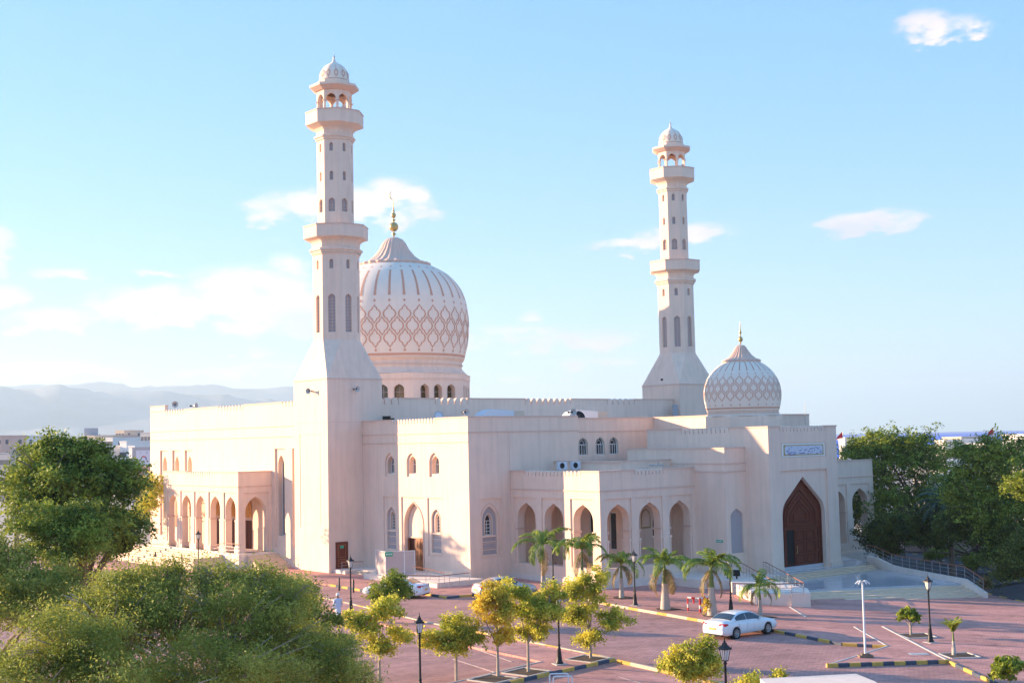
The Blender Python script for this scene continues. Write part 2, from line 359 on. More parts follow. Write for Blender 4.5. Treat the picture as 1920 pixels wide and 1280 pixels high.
def strip(mb, P, u0, u1, z0, z1, d0, d1, mi=0):     # a bar standing on the wall between depths
    c = [(u0, z0), (u1, z0), (u1, z1), (u0, z1)]
    vs = [P(u, z, d0) for u, z in c]+[P(u, z, d1) for u, z in c]
    mb.add(vs, [(0, 1, 2, 3), (4, 5, 6, 7), (0, 1, 5, 4), (1, 2, 6, 5), (2, 3, 7, 6), (3, 0, 4, 7)], mi)

# ================================================================== ground and setting
def gsheet(name, pts_rows, m, dz):
    """rows of (x,y): builds a grid following the ground"""
def clip_grid(name, poly, dz, m, kind='structure', side=None, skirt=0, step=None):
    """a flat polygon of the place laid on the ground (split where the ground bends)"""
    bm = bmesh.new(); vs = [bm.verts.new((x, y, 0)) for x, y in poly]; bm.faces.new(vs)
    for X in (0, 60):
        bmesh.ops.bisect_plane(bm, geom=bm.verts[:]+bm.edges[:]+bm.faces[:], plane_co=(X, 0, 0), plane_no=(1, 0, 0))
    bmesh.ops.triangulate(bm, faces=bm.faces[:], ngon_method='EAR_CLIP')
    for v in bm.verts: v.co.z = gz(v.co.x)+dz
    if skirt:
        es = [e for e in bm.edges if e.is_boundary]
        r = bmesh.ops.extrude_edge_only(bm, edges=es)
        for v in r['geom']:
            if isinstance(v, bmesh.types.BMVert): v.co.z -= skirt
    me = D.meshes.new(name); bm.to_mesh(me); bm.free(); me.materials.append(M[m])
    return link(name, me, kind=kind)
FAR = 16000
mb = MB()
xs = [-FAR, 0, 60, FAR]; ys = [-300, FAR]
mb.add([(x, y, gz(x)) for y in ys for x in xs], [(i, i+1, 5+i, 4+i) for i in range(3)])
mb.build('ground', 'sand', kind='structure')
mb = MB(); mb.add([(75, 640, -1.5), (15500, 640, -1.5), (15500, 15900, -1.5), (-1500, 15900, -1.5), (400, 2500, -1.5)], [(0, 1, 2, 3, 4)])
mb.build('sea', 'water', kind='structure')
clip_grid('driveway', [(-62, 20), (62, 20), (62, 150), (-62, 150)], .006, 'drive')
SW = [(-15.0, 106), (-10.95, 100.25), (-7.4, 99.3), (-5.13, 95.9), (-3.38, 96.9), (1.5, 99.3), (7.56, 89.5), (12.0, 83), (15.4, 79.3), (18.2, 74.3), (20.5, 73.5), (15.6, 67.2), (22.3, 68.7), (22.5, 63.2), (22.6, 50), (45, 50), (52, 92), (36.3, 93.8), (35.35, 98.3), (36, 104), (52, 118), (52, 150), (-24, 150), (-36, 134), (-24, 117)]
clip_grid('pavement', SW, .13, 'plaza', skirt=.14)
MED = [(-40, 140.5-10), (-20, 105.5), (-11.7, 93.0), (-5.7, 82.8), (.83, 73.9), (4.95, 68.6), (4.6, 68.2), (-.47, 62), (-4.2, 57.5), (-5.9, 58.9), (-2.3, 63.2), (1.2, 67.7), (-2.2, 72.3), (-7.5, 80.9), (-13.5, 91.6), (-22, 105), (-42, 129)]
clip_grid('median_pavement', MED, .12, 'plaza', skirt=.13)
clip_grid('parking_apron', [(4.95, 68.2), (10, 61.2), (14, 55), (8, 45), (-6, 45), (-3.6, 57.6), (.1, 62.2)], .012, 'plaza')
clip_grid('lawn', [(-39, 123.2), (-26.3, 118.1), (-19.2, 108), (-24, 102), (-44, 101)], .05, 'grass', kind='stuff')
clip_grid('garden_road', [(34.5, 104), (37, 103.6), (46, 112), (60, 121), (60, 140), (33, 140), (31, 128), (30.2, 122)], .145, 'asphalt')
clip_grid('road_asphalt', [(45, 50.2), (60, 50), (60, 125), (52.3, 125), (52.2, 118), (36.2, 104), (35.6, 98.3), (36.5, 93.9), (52.2, 92.2)], .016, 'asphalt')

# kerbs: one stone at a time
def unit_stone(m):
    b = MB(); b.box(0, 1, -.5, .5, 0, .85)
    b.add([(0, -.5, .85), (1, -.5, .85), (1, -.35, 1), (0, -.35, 1), (0, .5, .85), (1, .5, .85), (1, .35, 1), (0, .35, 1)], [(0, 1, 2, 3), (4, 5, 6, 7), (3, 2, 6, 7), (0, 3, 7, 4), (1, 5, 6, 2)])
    return b.mesh('kerb_stone', [m])
M['paving_line'] = mat('paving_line', (.50, .36, .33), .85, .2, 3)
STONE = {k: unit_stone(k) for k in ('kerb_yellow', 'kerb_black', 'kerb_pale', 'edging', 'paving_line')}
def kerb(name, pts, pattern, stone=.95, w=.17, h=.17, flip=1):
    root = link(name, None, kind='structure'); i = 0
    for p, q in zip(pts, pts[1:]):
        l = math.hypot(q[0]-p[0], q[1]-p[1]); n = max(1, round(l/stone)); ang = math.atan2(q[1]-p[1], q[0]-p[0])
        for k in range(n):
            a = (p[0]+(q[0]-p[0])*k/n, p[1]+(q[1]-p[1])*k/n); b = (p[0]+(q[0]-p[0])*(k+1)/n, p[1]+(q[1]-p[1])*(k+1)/n)
            za, zb = gz(a[0]), gz(b[0])
            o = link('kerb_stone', STONE[pattern[i % len(pattern)]], root, loc=(a[0], a[1], za+random.uniform(0, .006)))
            o.rotation_euler = (0, -math.atan2(zb-za, l/n), ang); o.scale = (l/n-.012, w, h); i += 1
    return root
YB = ['kerb_yellow', 'kerb_black']; YP = ['kerb_yellow', 'kerb_pale', 'kerb_pale']
kerb('kerb', SW[0:6], YB)
kerb('kerb', SW[5:8]+[(13.1, 81.8)], YP)
kerb('kerb', [(13.1, 81.8)]+SW[8:11], YB)
kerb('kerb', [SW[11], SW[12]], YB, stone=.62, h=.2)
kerb('kerb', [SW[10], SW[11]], ['edging'], h=.145, w=.12)
kerb('kerb', SW[12:15], YB, stone=1.1)
kerb('kerb', [(36.14, 94.2), (35.35, 98.3)], YB, stone=1.0)
kerb('kerb', [(35.35, 98.3), (36, 104), (52, 118)], YB, stone=1.0)
kerb('kerb', MED[1:6], YP, stone=1.1)
kerb('kerb', MED[5:9], YB, stone=1.0)
kerb('kerb', [MED[8], MED[9]]+MED[10:12], ['edging'], h=.14, w=.12)
kerb('kerb', [(5.1, 68.2), (10, 61.2), (13.4, 56)], YP, stone=1.1)
# flush pale edging bands in the paving of the forecourt
kerb('paving_edging', [(22.3, 68.7), (22.4, 81.2)], ['edging'], stone=1.2, w=.16, h=.155)
kerb('paving_edging', [G(1512, 1160), G(1480, 1140)], ['edging'], stone=1.2, w=.14, h=.15)
kerb('paving_edging', [(20.5, 73.5), (20.6, 81)], ['edging'], stone=1.2, w=.12, h=.148)
for a, b in (((850, 1235), (935, 1262)), ((870, 1208), (960, 1240)), ((800, 1205), (830, 1215)), ((1160, 1268), (1235, 1290))):
    kerb('parking_line', [G(*a), G(*b)], ['paving_line'], stone=1.6, w=.1, h=.02)

# hills far behind the town (ridge outlines with depth)
def ridge(name, pts, dist, depth, seed, base=-2):
    rnd = random.Random(seed); xs = []
    for i in range(len(pts)-1):
        (x0, y0), (x1, y1) = pts[i], pts[i+1]; n = max(2, int(abs(x1-x0)/14))
        for k in range(n):
            t = k/n; xs.append((x0+(x1-x0)*t, y0+(y1-y0)*t+rnd.uniform(-1.6, 1.6)))
    from mathutils import noise as mn
    rows = []; NR = 22
    for j in range(NR):
        f = j/(NR-1); dd = -.55+1.1*f; hh = 1-abs(dd)/.55; hh = hh**1.25 if dd < 0 else hh**.8
        row = []
        for i, (px, py) in enumerate(xs):
            X, Y, Z = at_d(px, py, dist); k = 1+dd*depth/dist; X *= k; Y *= k
            nz = mn.fractal(Vector((X, Y, seed*100))*(.9/depth*3), 1, 2, 5)
            row.append((X+nz*60, Y, base+(Z-base)*max(0, hh+(nz*.28*(1-hh)*hh*3.2 if 0 < hh < 1 else 0))))
        rows.append(row)
    n = len(xs); mb = MB(); mb.add([v for r_ in rows for v in r_], [(j*n+i, j*n+i+1, (j+1)*n+i+1, (j+1)*n+i) for j in range(NR-1) for i in range(n-1)], 0, True)
    return mb.build(name, 'hill', kind='structure')
ridge('hills', [(-900, 735), (-600, 720), (-300, 735), (-120, 716), (0, 721), (18, 728), (60, 724), (103, 717), (122, 724), (150, 722), (172, 731), (210, 727), (300, 727), (352, 735), (430, 735), (480, 746), (500, 742), (512, 741), (530, 749), (600, 756), (700, 775), (820, 800), (900, 815)], 8000, 4200, 3)
ridge('far_hills', [(-900, 700), (-400, 712), (0, 718), (130, 714), (195, 708), (235, 713), (250, 719), (330, 716), (400, 713), (440, 722), (490, 723), (520, 718), (600, 722), (700, 735), (820, 762), (950, 790), (1050, 812)], 10500, 2000, 5)

# ================================================================== mosque
MO = thing('mosque', 'pale pink mosque with two tall minarets, a great patterned dome and a small portal dome', 'mosque', (X0, Y0, 0), -PHI)
T = .35
MER = {}
def merlon_mesh(w, h, th):
    key = (round(w, 2), round(h, 2), round(th, 2))
    if key not in MER:
        b = MB(); pts = [(0, 0), (w, 0), (w, h*.45)]+[(w/2+w/2*cos(t), h*.45+h*.55*sin(t)) for t in (.5, 1.05, pi/2, 2.1, 2.64)]+[(0, h*.45)]
        n = len(pts); vs = [(x, 0, z) for x, z in pts]+[(x, th, z) for x, z in pts]
        b.add(vs, [tuple(range(n)), tuple(range(2*n-1, n-1, -1))]+[(k, (k+1) % n, n+(k+1) % n, n+k) for k in range(n)])
        MER[key] = b.mesh('merlon', ['plaster'])
    return MER[key]
def merlons(face, plane, ua, ub, n, z, h, th=T, gap=.09, parent=None):
    pitch = (ub-ua)/n; me = merlon_mesh(pitch-gap, h, th)
    for i in range(n):
        u = ua+i*pitch+gap/2
        o = link('merlon', me, parent or MO, loc=(u, plane, z) if face == 'L' else (plane, u, z))
        if face == 'R': o.rotation_euler = (0, 0, pi/2)
def parapet(mb, P, u0, u1, zr, zl, zt, zones=(), th=T, c0=False, c1=False, cop=True):
    s0 = u0+(th if c0 else 0)
    strip(mb, P, s0, u1, zr, zl, 0, th)
    e = s0; segs = []
    for ua, ub in list(zones)+[(u1, None)]:
        if ua > e+.01: segs.append((e, ua))
        e = ub
    for i, (a, b) in enumerate(segs):
        strip(mb, P, a, b, zl, zt-.12, 0, th)
        if cop: strip(mb, P, a+(.05 if c0 and a == s0 else 0)-(0 if c0 and a == s0 else .03), b+(.05 if (c1 and b == u1) else .03 if b != u1 else 0), zt-.12, zt, -.05, th+.05, 1)
def band(mb, P, u0, u1, z, c1=True, h=.1, d=.05): strip(mb, P, u0, u1+(d if c1 else 0), z-h/2, z+h/2, -d, 0, 1)
WM = ['plaster', 'moulding', 'lattice', 'white_wall']

def window(P, uc, w, z0, zs, za, d, style='bars', glass='glass', parent=None, fw=.07):
    pts = arch(uc, w, z0, zs, za) if zs is not None else rect(uc-w/2, uc+w/2, z0, za)
    b = MB(); fill(b, P, pts, d+.05); o = b.build('window', [glass], parent or MO)
    f = MB(); ring_frame(f, P, pts, fw, d-.02, d+.05)
    if style == 'bars':
        zm = zs if zs else (z0+za)/2
        strip(f, P, uc-.025, uc+.025, z0, zm, d-.01, d+.04); strip(f, P, uc-w/2, uc+w/2, zm-.03, zm+.03, d-.012, d+.038)
        k = w/4
        strip(f, P, uc-k-.02, uc-k+.02, z0, zm, d-.008, d+.042); strip(f, P, uc+k-.02, uc+k+.02, z0, zm, d-.008, d+.042)
        if zs:
            a2 = arch(uc, w*.5, zs, zs+(za-zs)*.15, zs+(za-zs)*.62); ring_frame(f, P, a2, .035, d-.01, d+.04)
            strip(f, P, uc-.02, uc+.02, zs+(za-zs)*.6, za-.04, d-.01, d+.04)
    elif style == 'ladder':
        strip(f, P, uc-.02, uc+.02, z0, zs, d-.01, d+.04)
        for k in range(1, 5): z = z0+(zs-z0)*k/4; strip(f, P, uc-w/2, uc+w/2, z-.025, z+.025, d-.012, d+.038)
    f.build('window_frame', ['frame'], o)
    return o

def latticed_bay(mb, P, u0, u1, z0, z1, uc, ow, gz0, oz, oza, ww, wz0, wzs, wza, rd=.10, sill=None):
    """a shallow tall recess with a lattice-framed niche and a narrow arched window"""
    # recess back
    nich = arch(uc, ow, gz0, oz, oza)
    panel(mb, P, rect(u0, u1, z0, z1), [nich], .16, d0=rd)
    win = arch(uc, ww, wz0, wzs, wza)
    top = [p for p in nich]; gapz = wz0-.12
    # pale cross bar and lattice panels
    fillpts = nich
    panel(mb, P, fillpts, [win], .22, mi=2, d0=rd+.16)
    ring_frame(mb, P, win, -.07, rd+.13, rd+.16, 0)
    strip(mb, P, uc-ow/2+.002, uc+ow/2-.002, gapz-.06, gapz+.08, rd+.06, rd+.157, 0)
    lo, hi = gz0+.06, gapz-.12; n3 = (hi-lo)/4
    for z in (lo+n3, lo+3*n3): strip(mb, P, uc-ow/2+.05, uc+ow/2-.05, z-.03, z+.03, rd+.11, rd+.158, 0)
    strip(mb, P, uc-ow/2+.12, uc+ow/2-.12, lo+n3+.12, lo+3*n3-.12, rd+.135, rd+.158, 1)
    strip(mb, P, uc-ow/2+.16, uc+ow/2-.16, lo+n3+.16, lo+3*n3-.16, rd+.12, rd+.134, 2)
    strip(mb, P, uc-ow/2-.12, uc+ow/2+.12, gz0-.14, gz0-.02, rd-.06, rd-.002, 0)
    window(P, uc, ww, wz0, wzs, wza, rd+.38, 'ladder', fw=.04)

AT, BT, S = -15.54, -3.66, 5.82          # minaret corner and side
B1, A2, B4, AV, B5, AP, BP = 4.35, 10.69, 15.03, 13.99, 17.51, 16.46, 21.955
ZB = -1.2                                # foot of the walls, below the paving
BL = -3.1

# ---- prayer hall (long sunlit wall, parapet with merlons)
hall = MB(); P = LF(BL)
recs = [(-51.2, -49.4), (-48.15, -46.45), (-45.15, -43.35), (-25.97, -24.1), (-22.73, -21.5)]
rz0 = [1.9, 1.9, 1.9, 1.9, 1.9]
panel(hall, P, rect(-53.7, AT-S+.0, ZB, 14.1), [rect(a, b, z, 11.05) for (a, b), z in zip(recs, rz0)], .16)
for i, (a, b) in enumerate(recs):
    c = (a+b)/2; aw = 1.0 if i < 3 else 1.15
    if i == 4: fill(hall, P, rect(a, b, 1.9, 11.05), .16); continue
    z0 = 2.9
    panel(hall, P, rect(a, b, 1.9, 11.05), [arch(c, aw, z0, 9.5, 10.45)], .5, d0=.16, mi_rev=0)
    if i < 3: fill(hall, P, arch(c, aw, z0, 9.5, 10.45), .66)
for z in (13.15, 12.18): band(hall, P, -53.7, AT-S, z, False)
parapet(hall, P, -53.7, AT-S, 14.1, 14.93, 15.45, [(-49.9, -44.9), (-37.3, -32.1), (-24.4, -22.0)])
strip(hall, P, -53.7, -49.95, 15.45, 15.9, 0, T)
strip(hall, P, -53.75, -49.9, 15.9, 15.98, -.05, T+.05, 1)
merlons('L', BL, -49.9, -44.9, 8, 14.93, .52, gap=.14); merlons('L', BL, -37.3, -32.1, 8, 14.93, .52, gap=.14); merlons('L', BL, -24.4, -22.0, 4, 14.93, .52, gap=.14)
P = RF(-16.5); zr = [(3.07, 4.66), (8.85, 12.75), (20.1, 26.3), (31.5, 35.6), (38.4, 44)]
panel(hall, P, rect(BT+S-.3, 47, ZB, 14.1)); parapet(hall, P, BT+S-.3, 47, 14.1, 14.95, 15.56, [(1.45, 4.66)]+zr[1:4])
merlons('R', -16.5, 1.45, 4.66, 4, 14.95, .62, gap=.13); merlons('R', -16.5, 8.85, 12.75, 5, 14.95, .62, gap=.13)
merlons('R', -16.5, 20.1, 26.3, 8, 14.95, .62, gap=.13); merlons('R', -16.5, 31.5, 35.6, 5, 14.95, .62, gap=.13)
hall.quad((-53.7, BL, 14.1), (-16.5, BL, 14.1), (-16.5, 47, 14.1), (-53.7, 47, 14.1))
hall.quad((-53.7, BL, ZB), (-53.7, 47, ZB), (-53.7, 47, 15.4), (-53.7, BL, 15.4)); hall.quad((-53.7, 47, ZB), (-16.5, 47, ZB), (-16.5, 47, 15.4), (-53.7, 47, 15.4))
hall.build('prayer_hall', WM, MO)
window(LF(BL), -25.03, 1.15, 2.9, 9.5, 10.45, .61, 'none', 'glass')

# ---- west porch
wp = MB(); WB = -6.61; WA0, WA1 = -42.7, -26.6
P = LF(WB); bays = [(-41.87, -39.43), (-38.82, -36.4), (-35.74, -33.3), (-32.67, -30.2), (-29.52, -27.1)]
cc = [-40.5, -37.42, -34.4, -31.33, -28.22]
panel(wp, P, rect(WA0, WA1, .2, 8.2), [rect(a, b, 1.45, 7.03) for a, b in bays], .1)
for (a, b), c in zip(bays, cc):
    c = (a+b)/2
    panel(wp, P, rect(a, b, 1.45, 7.03), [arch(c, 2.0, 1.45, 5.4, 6.65)], .6, d0=.1)
    for s in (-1, 1):
        u = c+s*1.05
        strip(wp, P, u-.16, u+.16, 4.35, 4.5, .02, .75, 1); strip(wp, P, u-.13, u+.13, 1.45, 4.35, .06, .72)
        strip(wp, P, u-.2, u+.2, 1.45, 1.95, .0, .78)
P2 = frame_P((WA1, 0, 0), (0, 1, 0), (1, 0, 0))
panel(wp, P2, rect(WB, BL, .2, 8.2), [rect(-6.0, -3.45, 1.45, 7.0)], .1)
panel(wp, P2, rect(-6.0, -3.45, 1.45, 7.0), [arch(-4.75, 2.15, 1.45, 5.2, 6.62)], .6, d0=.1)
panel(wp, frame_P((WA0, 0, 0), (0, 1, 0), (-1, 0, 0)), rect(WB, BL, .2, 8.2), [arch(-4.8, 2.1, 1.45, 5.2, 6.6)], -.5)
parapet(wp, P, WA0, WA1, 8.2, 8.5, 9.0, [(-37.3, -31.9)], c1=True); parapet(wp, P2, WB, BL, 8.2, 8.5, 9.0, c0=True)
merlons('L', WB, -37.3, -31.9, 11, 8.5, .45)
band(wp, P, WA0, WA1, 7.6); band(wp, P2, WB, BL, 7.6, False)
wp.quad((WA0, WB, 8.2), (WA1, WB, 8.2), (WA1, BL, 8.2), (WA0, BL, 8.2)); wp.quad((WA0, WB+.7, 7.9), (WA1-.7, WB+.7, 7.9), (WA1-.7, BL, 7.9), (WA0, BL, 7.9))
wp.build('west_porch', WM, MO)
for u in (-38.0, -34.7, -31.3):            # doors under the porch
    b = MB(); Pd = LF(BL-.06); fill(b, Pd, rect(u-.85, u+.85, 1.45, 4.15), 0); strip(b, Pd, u-.03, u+.03, 1.45, 4.15, -.03, 0)
    dd = b.build('door', ['wood_dark'], MO); b = MB(); fill(b, Pd, arch(u, 1.5, 4.55, 5.4, 6.15), -.02); ring_frame(b, Pd, arch(u, 1.66, 4.45, 5.4, 6.3), .12, -.08, 0, 1)
    ring_frame(b, Pd, arch(u, 1.0, 4.7, 5.3, 5.85), .1, -.07, 0, 1); b.build('carved_tympanum', ['carved_gold', 'carved_gold'], dd)
pod = MB()
pod.box(WA0-3, WA1+1.0, WB-.5, BL-.01, ZB, 1.45); pod.build('podium', ['white_wall'], MO)
st = MB()
for k in range(8):
    st.box(WA0-6+k*.0, WA1-2.2, WB-.5-.38*(k+1), WB-.5-.38*k-.001, ZB, 1.45-.17*(k+1))
st.box(WA1-2.19, WA1-1.9, WB-3.6, WB-.501, ZB, 1.1)
st.build('steps', ['stone'], MO)
st = MB()
for k in range(8): st.box(WA1+1.001+.38*k, WA1+1+.38*(k+1), WB+.3, BL-.011, ZB, 1.45-.17*(k+1))
st.build('steps', ['stone'], MO)

# ---- side block: sunlit face with three recesses, shaded end
blk = MB(); P = LF(0)
upc = [-11.3, -8.02, -4.72]
recL = [(-12.33, -10.25), (-9.62, -6.2), (-5.78, -3.62)]
panel(blk, P, rect(AT, 0, ZB, 12.6), [arch(c, 1.42, 8.45, 9.65, 10.5) for c in upc]+[rect(recL[0][0], recL[0][1], 1.9, 6.71), rect(recL[1][0], recL[1][1], .5, 6.71), rect(recL[2][0], recL[2][1], 1.9, 6.71)], [.14]*3+[.1]*3)
for c in upc:
    panel(blk, P, arch(c, 1.42, 8.45, 9.65, 10.5), [arch(c+.03, 1.12, 8.72, 9.5, 10.22)], .42, d0=.14)
for i in (0, 2):
    a, b = recL[i]; c = (a+b)/2+(.0 if i else 0)
    latticed_bay(blk, P, a, b, 1.9, 6.71, c, 1.36, 2.2, 4.95, 5.8, .66, 3.85, 4.9, 5.45)
a, b = recL[1]; c = (a+b)/2
panel(blk, P, rect(a, b, .5, 6.71), [arch(c, 2.72, .5, 4.3, 6.28, th=58)], .5, d0=.1)
ring_frame(blk, P, arch(c, 2.72, .5, 4.3, 6.28, th=58), -.1, .04, .1, 1)
fill(blk, P, arch(c, 2.6, 3.32, 4.3, 6.2, th=58), .45); strip(blk, P, c-1.35, c+1.35, 3.22, 3.34, .38, .6, 1)
for z in (12.1, 11.33): band(blk, P, AT, 0, z)
parapet(blk, P, AT, 0, 12.6, 12.93, 13.4, [(-10.98, -4.4)], c1=True); merlons('L', 0, -10.98, -4.4, 15, 12.93, .46)
P = RF(0)
panel(blk, P, rect(0, 12.07, ZB, 12.6), [rect(1.17, 3.3, 1.9, 6.67)], .1)
latticed_bay(blk, P, 1.17, 3.3, 1.9, 6.67, 2.12, 1.5, 2.15, 4.95, 6.05, .72, 3.72, 4.85, 5.45)
ring_frame(blk, P, arch(2.12, 1.95, 2.1, 4.95, 6.35), .05, .05, .1, 1)
band(blk, P, 0, 12.07, 12.1, False); parapet(blk, P, 0, 12.07, 12.6, 12.93, 13.4, c0=True)
strip(blk, P, 4.28, 4.31, 6, 12.0, -.012, 0, 1)
blk.quad((AT, 0, 12.6), (0, 0, 12.6), (0, 12.07, 12.6), (AT, 12.07, 12.6)); blk.quad((AT, 12.07, 8), (0, 12.07, 8), (0, 12.07, 13.3), (AT, 12.07, 13.3))
blk.build('side_block', WM, MO)
for c in upc: window(LF(0), c+.03, 1.12, 8.72, 9.5, 10.22, .56, 'bars')
dr = MB(); P = LF(0); dr_c = c_ = (recL[1][0]+recL[1][1])/2
fill(dr, P, rect(c_-1.3, c_+1.3, .5, 3.24), .56, 1)  # dark backing paints the shade of the open left half
for s, (u0, u1) in enumerate(((c_-.1, c_+.56), (c_+.6, c_+1.26))):
    strip(dr, P, u0, u1, .5, 3.2, .40, .50)
    for z0, z1 in ((.68, 1.15), (1.3, 2.2), (2.3, 3.05)): ring_frame(dr, P, rect(u0+.08, u1-.08, z0, z1), .06, .37, .40, 0)
strip(dr, P, c_-1.3, c_-1.2, .5, 3.22, .36, .5); strip(dr, P, c_+1.27, c_+1.34, .5, 3.22, .36, .5)
dd = dr.build('door', ['wood_lit', 'wood_dark'], MO)
h_ = MB(); h_.tube([P(c_+.52, 1.5, .34), P(c_+.52, 1.9, .34)], .02); h_.build('door_handle', ['brass'], dd)

# ---- minarets: one built, the other copied
def octa_profile(mb, cx, cy, prof, mi=0, cap=True): mb.lathe(cx, cy, [(r/.924, z) for r, z in prof], 8, pi/8, mi, cap=cap)
def make_minaret():
    root = link('minaret', None, MO, loc=(AT-S/2, BT+S/2, 0))
    h = S/2
    b = MB()
    # square tower, pyramid into the octagon
    for k in range(4):
        t = k*pi/2; Nn = (cos(t), sin(t), 0); U = (-sin(t), cos(t), 0); P = frame_P((h*cos(t), h*sin(t), 0), U, Nn)
        panel(b, P, rect(-h, h, ZB, 17.2), [rect(-h+1.0, h-1.0, 3.9, 12.3)], .035)
        panel(b, P, rect(-h+1.0, h-1.0, 3.9, 12.3), [rect(-h+1.35, h-1.35, 4.3, 11.9)], -.02, d0=.035)
        fill(b, P, rect(-h+1.35, h-1.35, 4.3, 11.9), .015)
        strip(b, P, -h, h+.045, 17.12, 17.24, -.045, 0, 1); strip(b, P, -h+.2, h-.2, 13.3, 13.34, -.012, 0, 1)
    ap = 2.0; w = ap*math.tan(pi/8); z1 = 20.8
    oc = [(ap/cos(pi/8)*cos(pi/8+k*pi/4), ap/cos(pi/8)*sin(pi/8+k*pi/4), z1) for k in range(8)]
    sq = [(h, h, 17.24), (-h, h, 17.24), (-h, -h, 17.24), (h, -h, 17.24)]
    b.add(oc+sq, [(8, 0, 1), (9, 2, 3), (10, 4, 5), (11, 6, 7), (8, 9, 2, 1), (9, 10, 4, 3), (10, 11, 6, 5), (11, 8, 0, 7)])
    def shaft(ap, z0, z1, wins):
        w = ap*math.tan(pi/8)
        for k in range(8):
            t = k*pi/4; Nn = (cos(t), sin(t), 0); U = (-sin(t), cos(t), 0); P = frame_P((ap*cos(t), ap*sin(t), 0), U, Nn)
            holes = [arch(0, ww, a, c-ww*.55, c, n=3) for ww, a, c in wins]
            panel(b, P, rect(-w, w, z0, z1), holes, .2)
    shaft(2.0, 20.8, 28.6, [(.36, 27.3, 28.15), (.66, 21.5, 24.97)])
    octa_profile(b, 0, 0, [(2.0, 28.6), (2.1, 28.7), (2.1, 28.8)], cap=False); octa_profile(b, 0, 0, [(2.16, 28.8), (2.16, 28.95), (2.3, 29.0), (2.3, 29.2), (2.08, 29.3), (2.05, 29.5), (2.1, 29.8), (2.3, 30.0), (2.75, 30.15), (2.78, 30.2)], cap=False)
    octa_profile(b, 0, 0, [(2.78, 30.2), (2.78, 31.25)], cap=False)
    octa_profile(b, 0, 0, [(2.6, 31.25), (2.6, 30.5), (0.1, 30.5)], cap=False)
    octa_profile(b, 0, 0, [(2.6, 31.25), (2.83, 31.25), (2.83, 31.35), (2.6, 31.35)], 1, cap=False)
    shaft(1.57, 30.5, 39.3, [(.33, 38.2, 39.0), (.33, 35.5, 36.35), (.60, 32.6, 33.85)])
    octa_profile(b, 0, 0, [(1.57, 39.3), (1.68, 39.34), (1.68, 39.5), (1.8, 39.55), (1.8, 39.72), (1.6, 39.8), (1.6, 40.2), (1.8, 40.45), (2.4, 40.72), (2.5, 40.76)], cap=False)
    octa_profile(b, 0, 0, [(2.5, 40.76), (2.5, 41.9)], cap=False); octa_profile(b, 0, 0, [(2.34, 41.9), (2.34, 41.2), (.1, 41.2)], cap=False)
    octa_profile(b, 0, 0, [(2.34, 41.9), (2.55, 41.9), (2.55, 42.0), (2.34, 42.0)], 1, cap=False)
    b.build('shaft', WM, root)
    fills = MB()
    for ap, wins in ((2.0, [(.36, 27.3, 28.15), (.66, 21.5, 24.97)]), (1.57, [(.33, 38.2, 39.0), (.33, 35.5, 36.35), (.60, 32.6, 33.85)])):
        for k in range(8):
            t = k*pi/4; P = frame_P((ap*cos(t), ap*sin(t), 0), (-sin(t), cos(t), 0), (cos(t), sin(t), 0))
            for ww, a, c in wins:
                m = MB(); fill(m, P, arch(0, ww, a, c-ww*.55, c, n=3), .2)
                if ww > .5:
                    n = int((c-ww*.6-a)/.3)
                    for q in range(1, n+1): strip(m, P, -ww/2, ww/2, a+q*.3-.02, a+q*.3+.02, .16, .2, 1)
                    strip(m, P, -.02, .02, a, c-.1, .155, .2, 1)
                m.build('lattice_window', ['lattice', 'moulding'], root)
    # open lantern
    l = MB(); ap = 1.52; w = ap*math.tan(pi/8)
    for k in range(8):
        t = k*pi/4; Nn = (cos(t), sin(t), 0); U = (-sin(t), cos(t), 0)
        P = frame_P((ap*cos(t), ap*sin(t), 0), U, Nn)
        o_ = [(-w, 41.2), (-w+.14, 41.2), (-w+.14, 43.1)]
        hole = arch(0, 2*w-.28, 41.25, 43.05, 43.66, n=5)
        panel(l, P, rect(-w, w, 41.2, 44.0), [hole], .2)
        w2 = (ap-.2)*math.tan(pi/8); panel(l, P, rect(-w2, w2, 41.2, 44.0), [arch(0, 2*w-.28, 41.25, 43.05, 43.66, n=5)], 0, d0=.2)
        for s in (-1, 1): strip(l, P, s*(w-.06)-.16, s*(w-.06)+.16, 42.95, 43.06, -.06, .22)
    octa_profile(l, 0, 0, [(1.52, 43.95), (1.7, 44.0), (2.12, 44.3), (2.14, 44.33)], 1, cap=False); octa_profile(l, 0, 0, [(2.14, 44.33), (2.14, 44.55), (1.42, 44.68), (1.42, 45.0)], 0, cap=False)
    l.build('lantern', WM, root)
    c = MB(); c.lathe(0, 0, [(1.36, 44.98), (1.38, 45.3), (1.34, 45.65), (1.2, 46.05), (.95, 46.42), (.6, 46.68), (.36, 46.78)], 40, 0, 0, True, cap=False)
    c.lathe(0, 0, [(.38, 46.76), (.36, 46.82), (.2, 46.95), (.1, 47.2), (.08, 47.3)], 12, 0, 0, True)
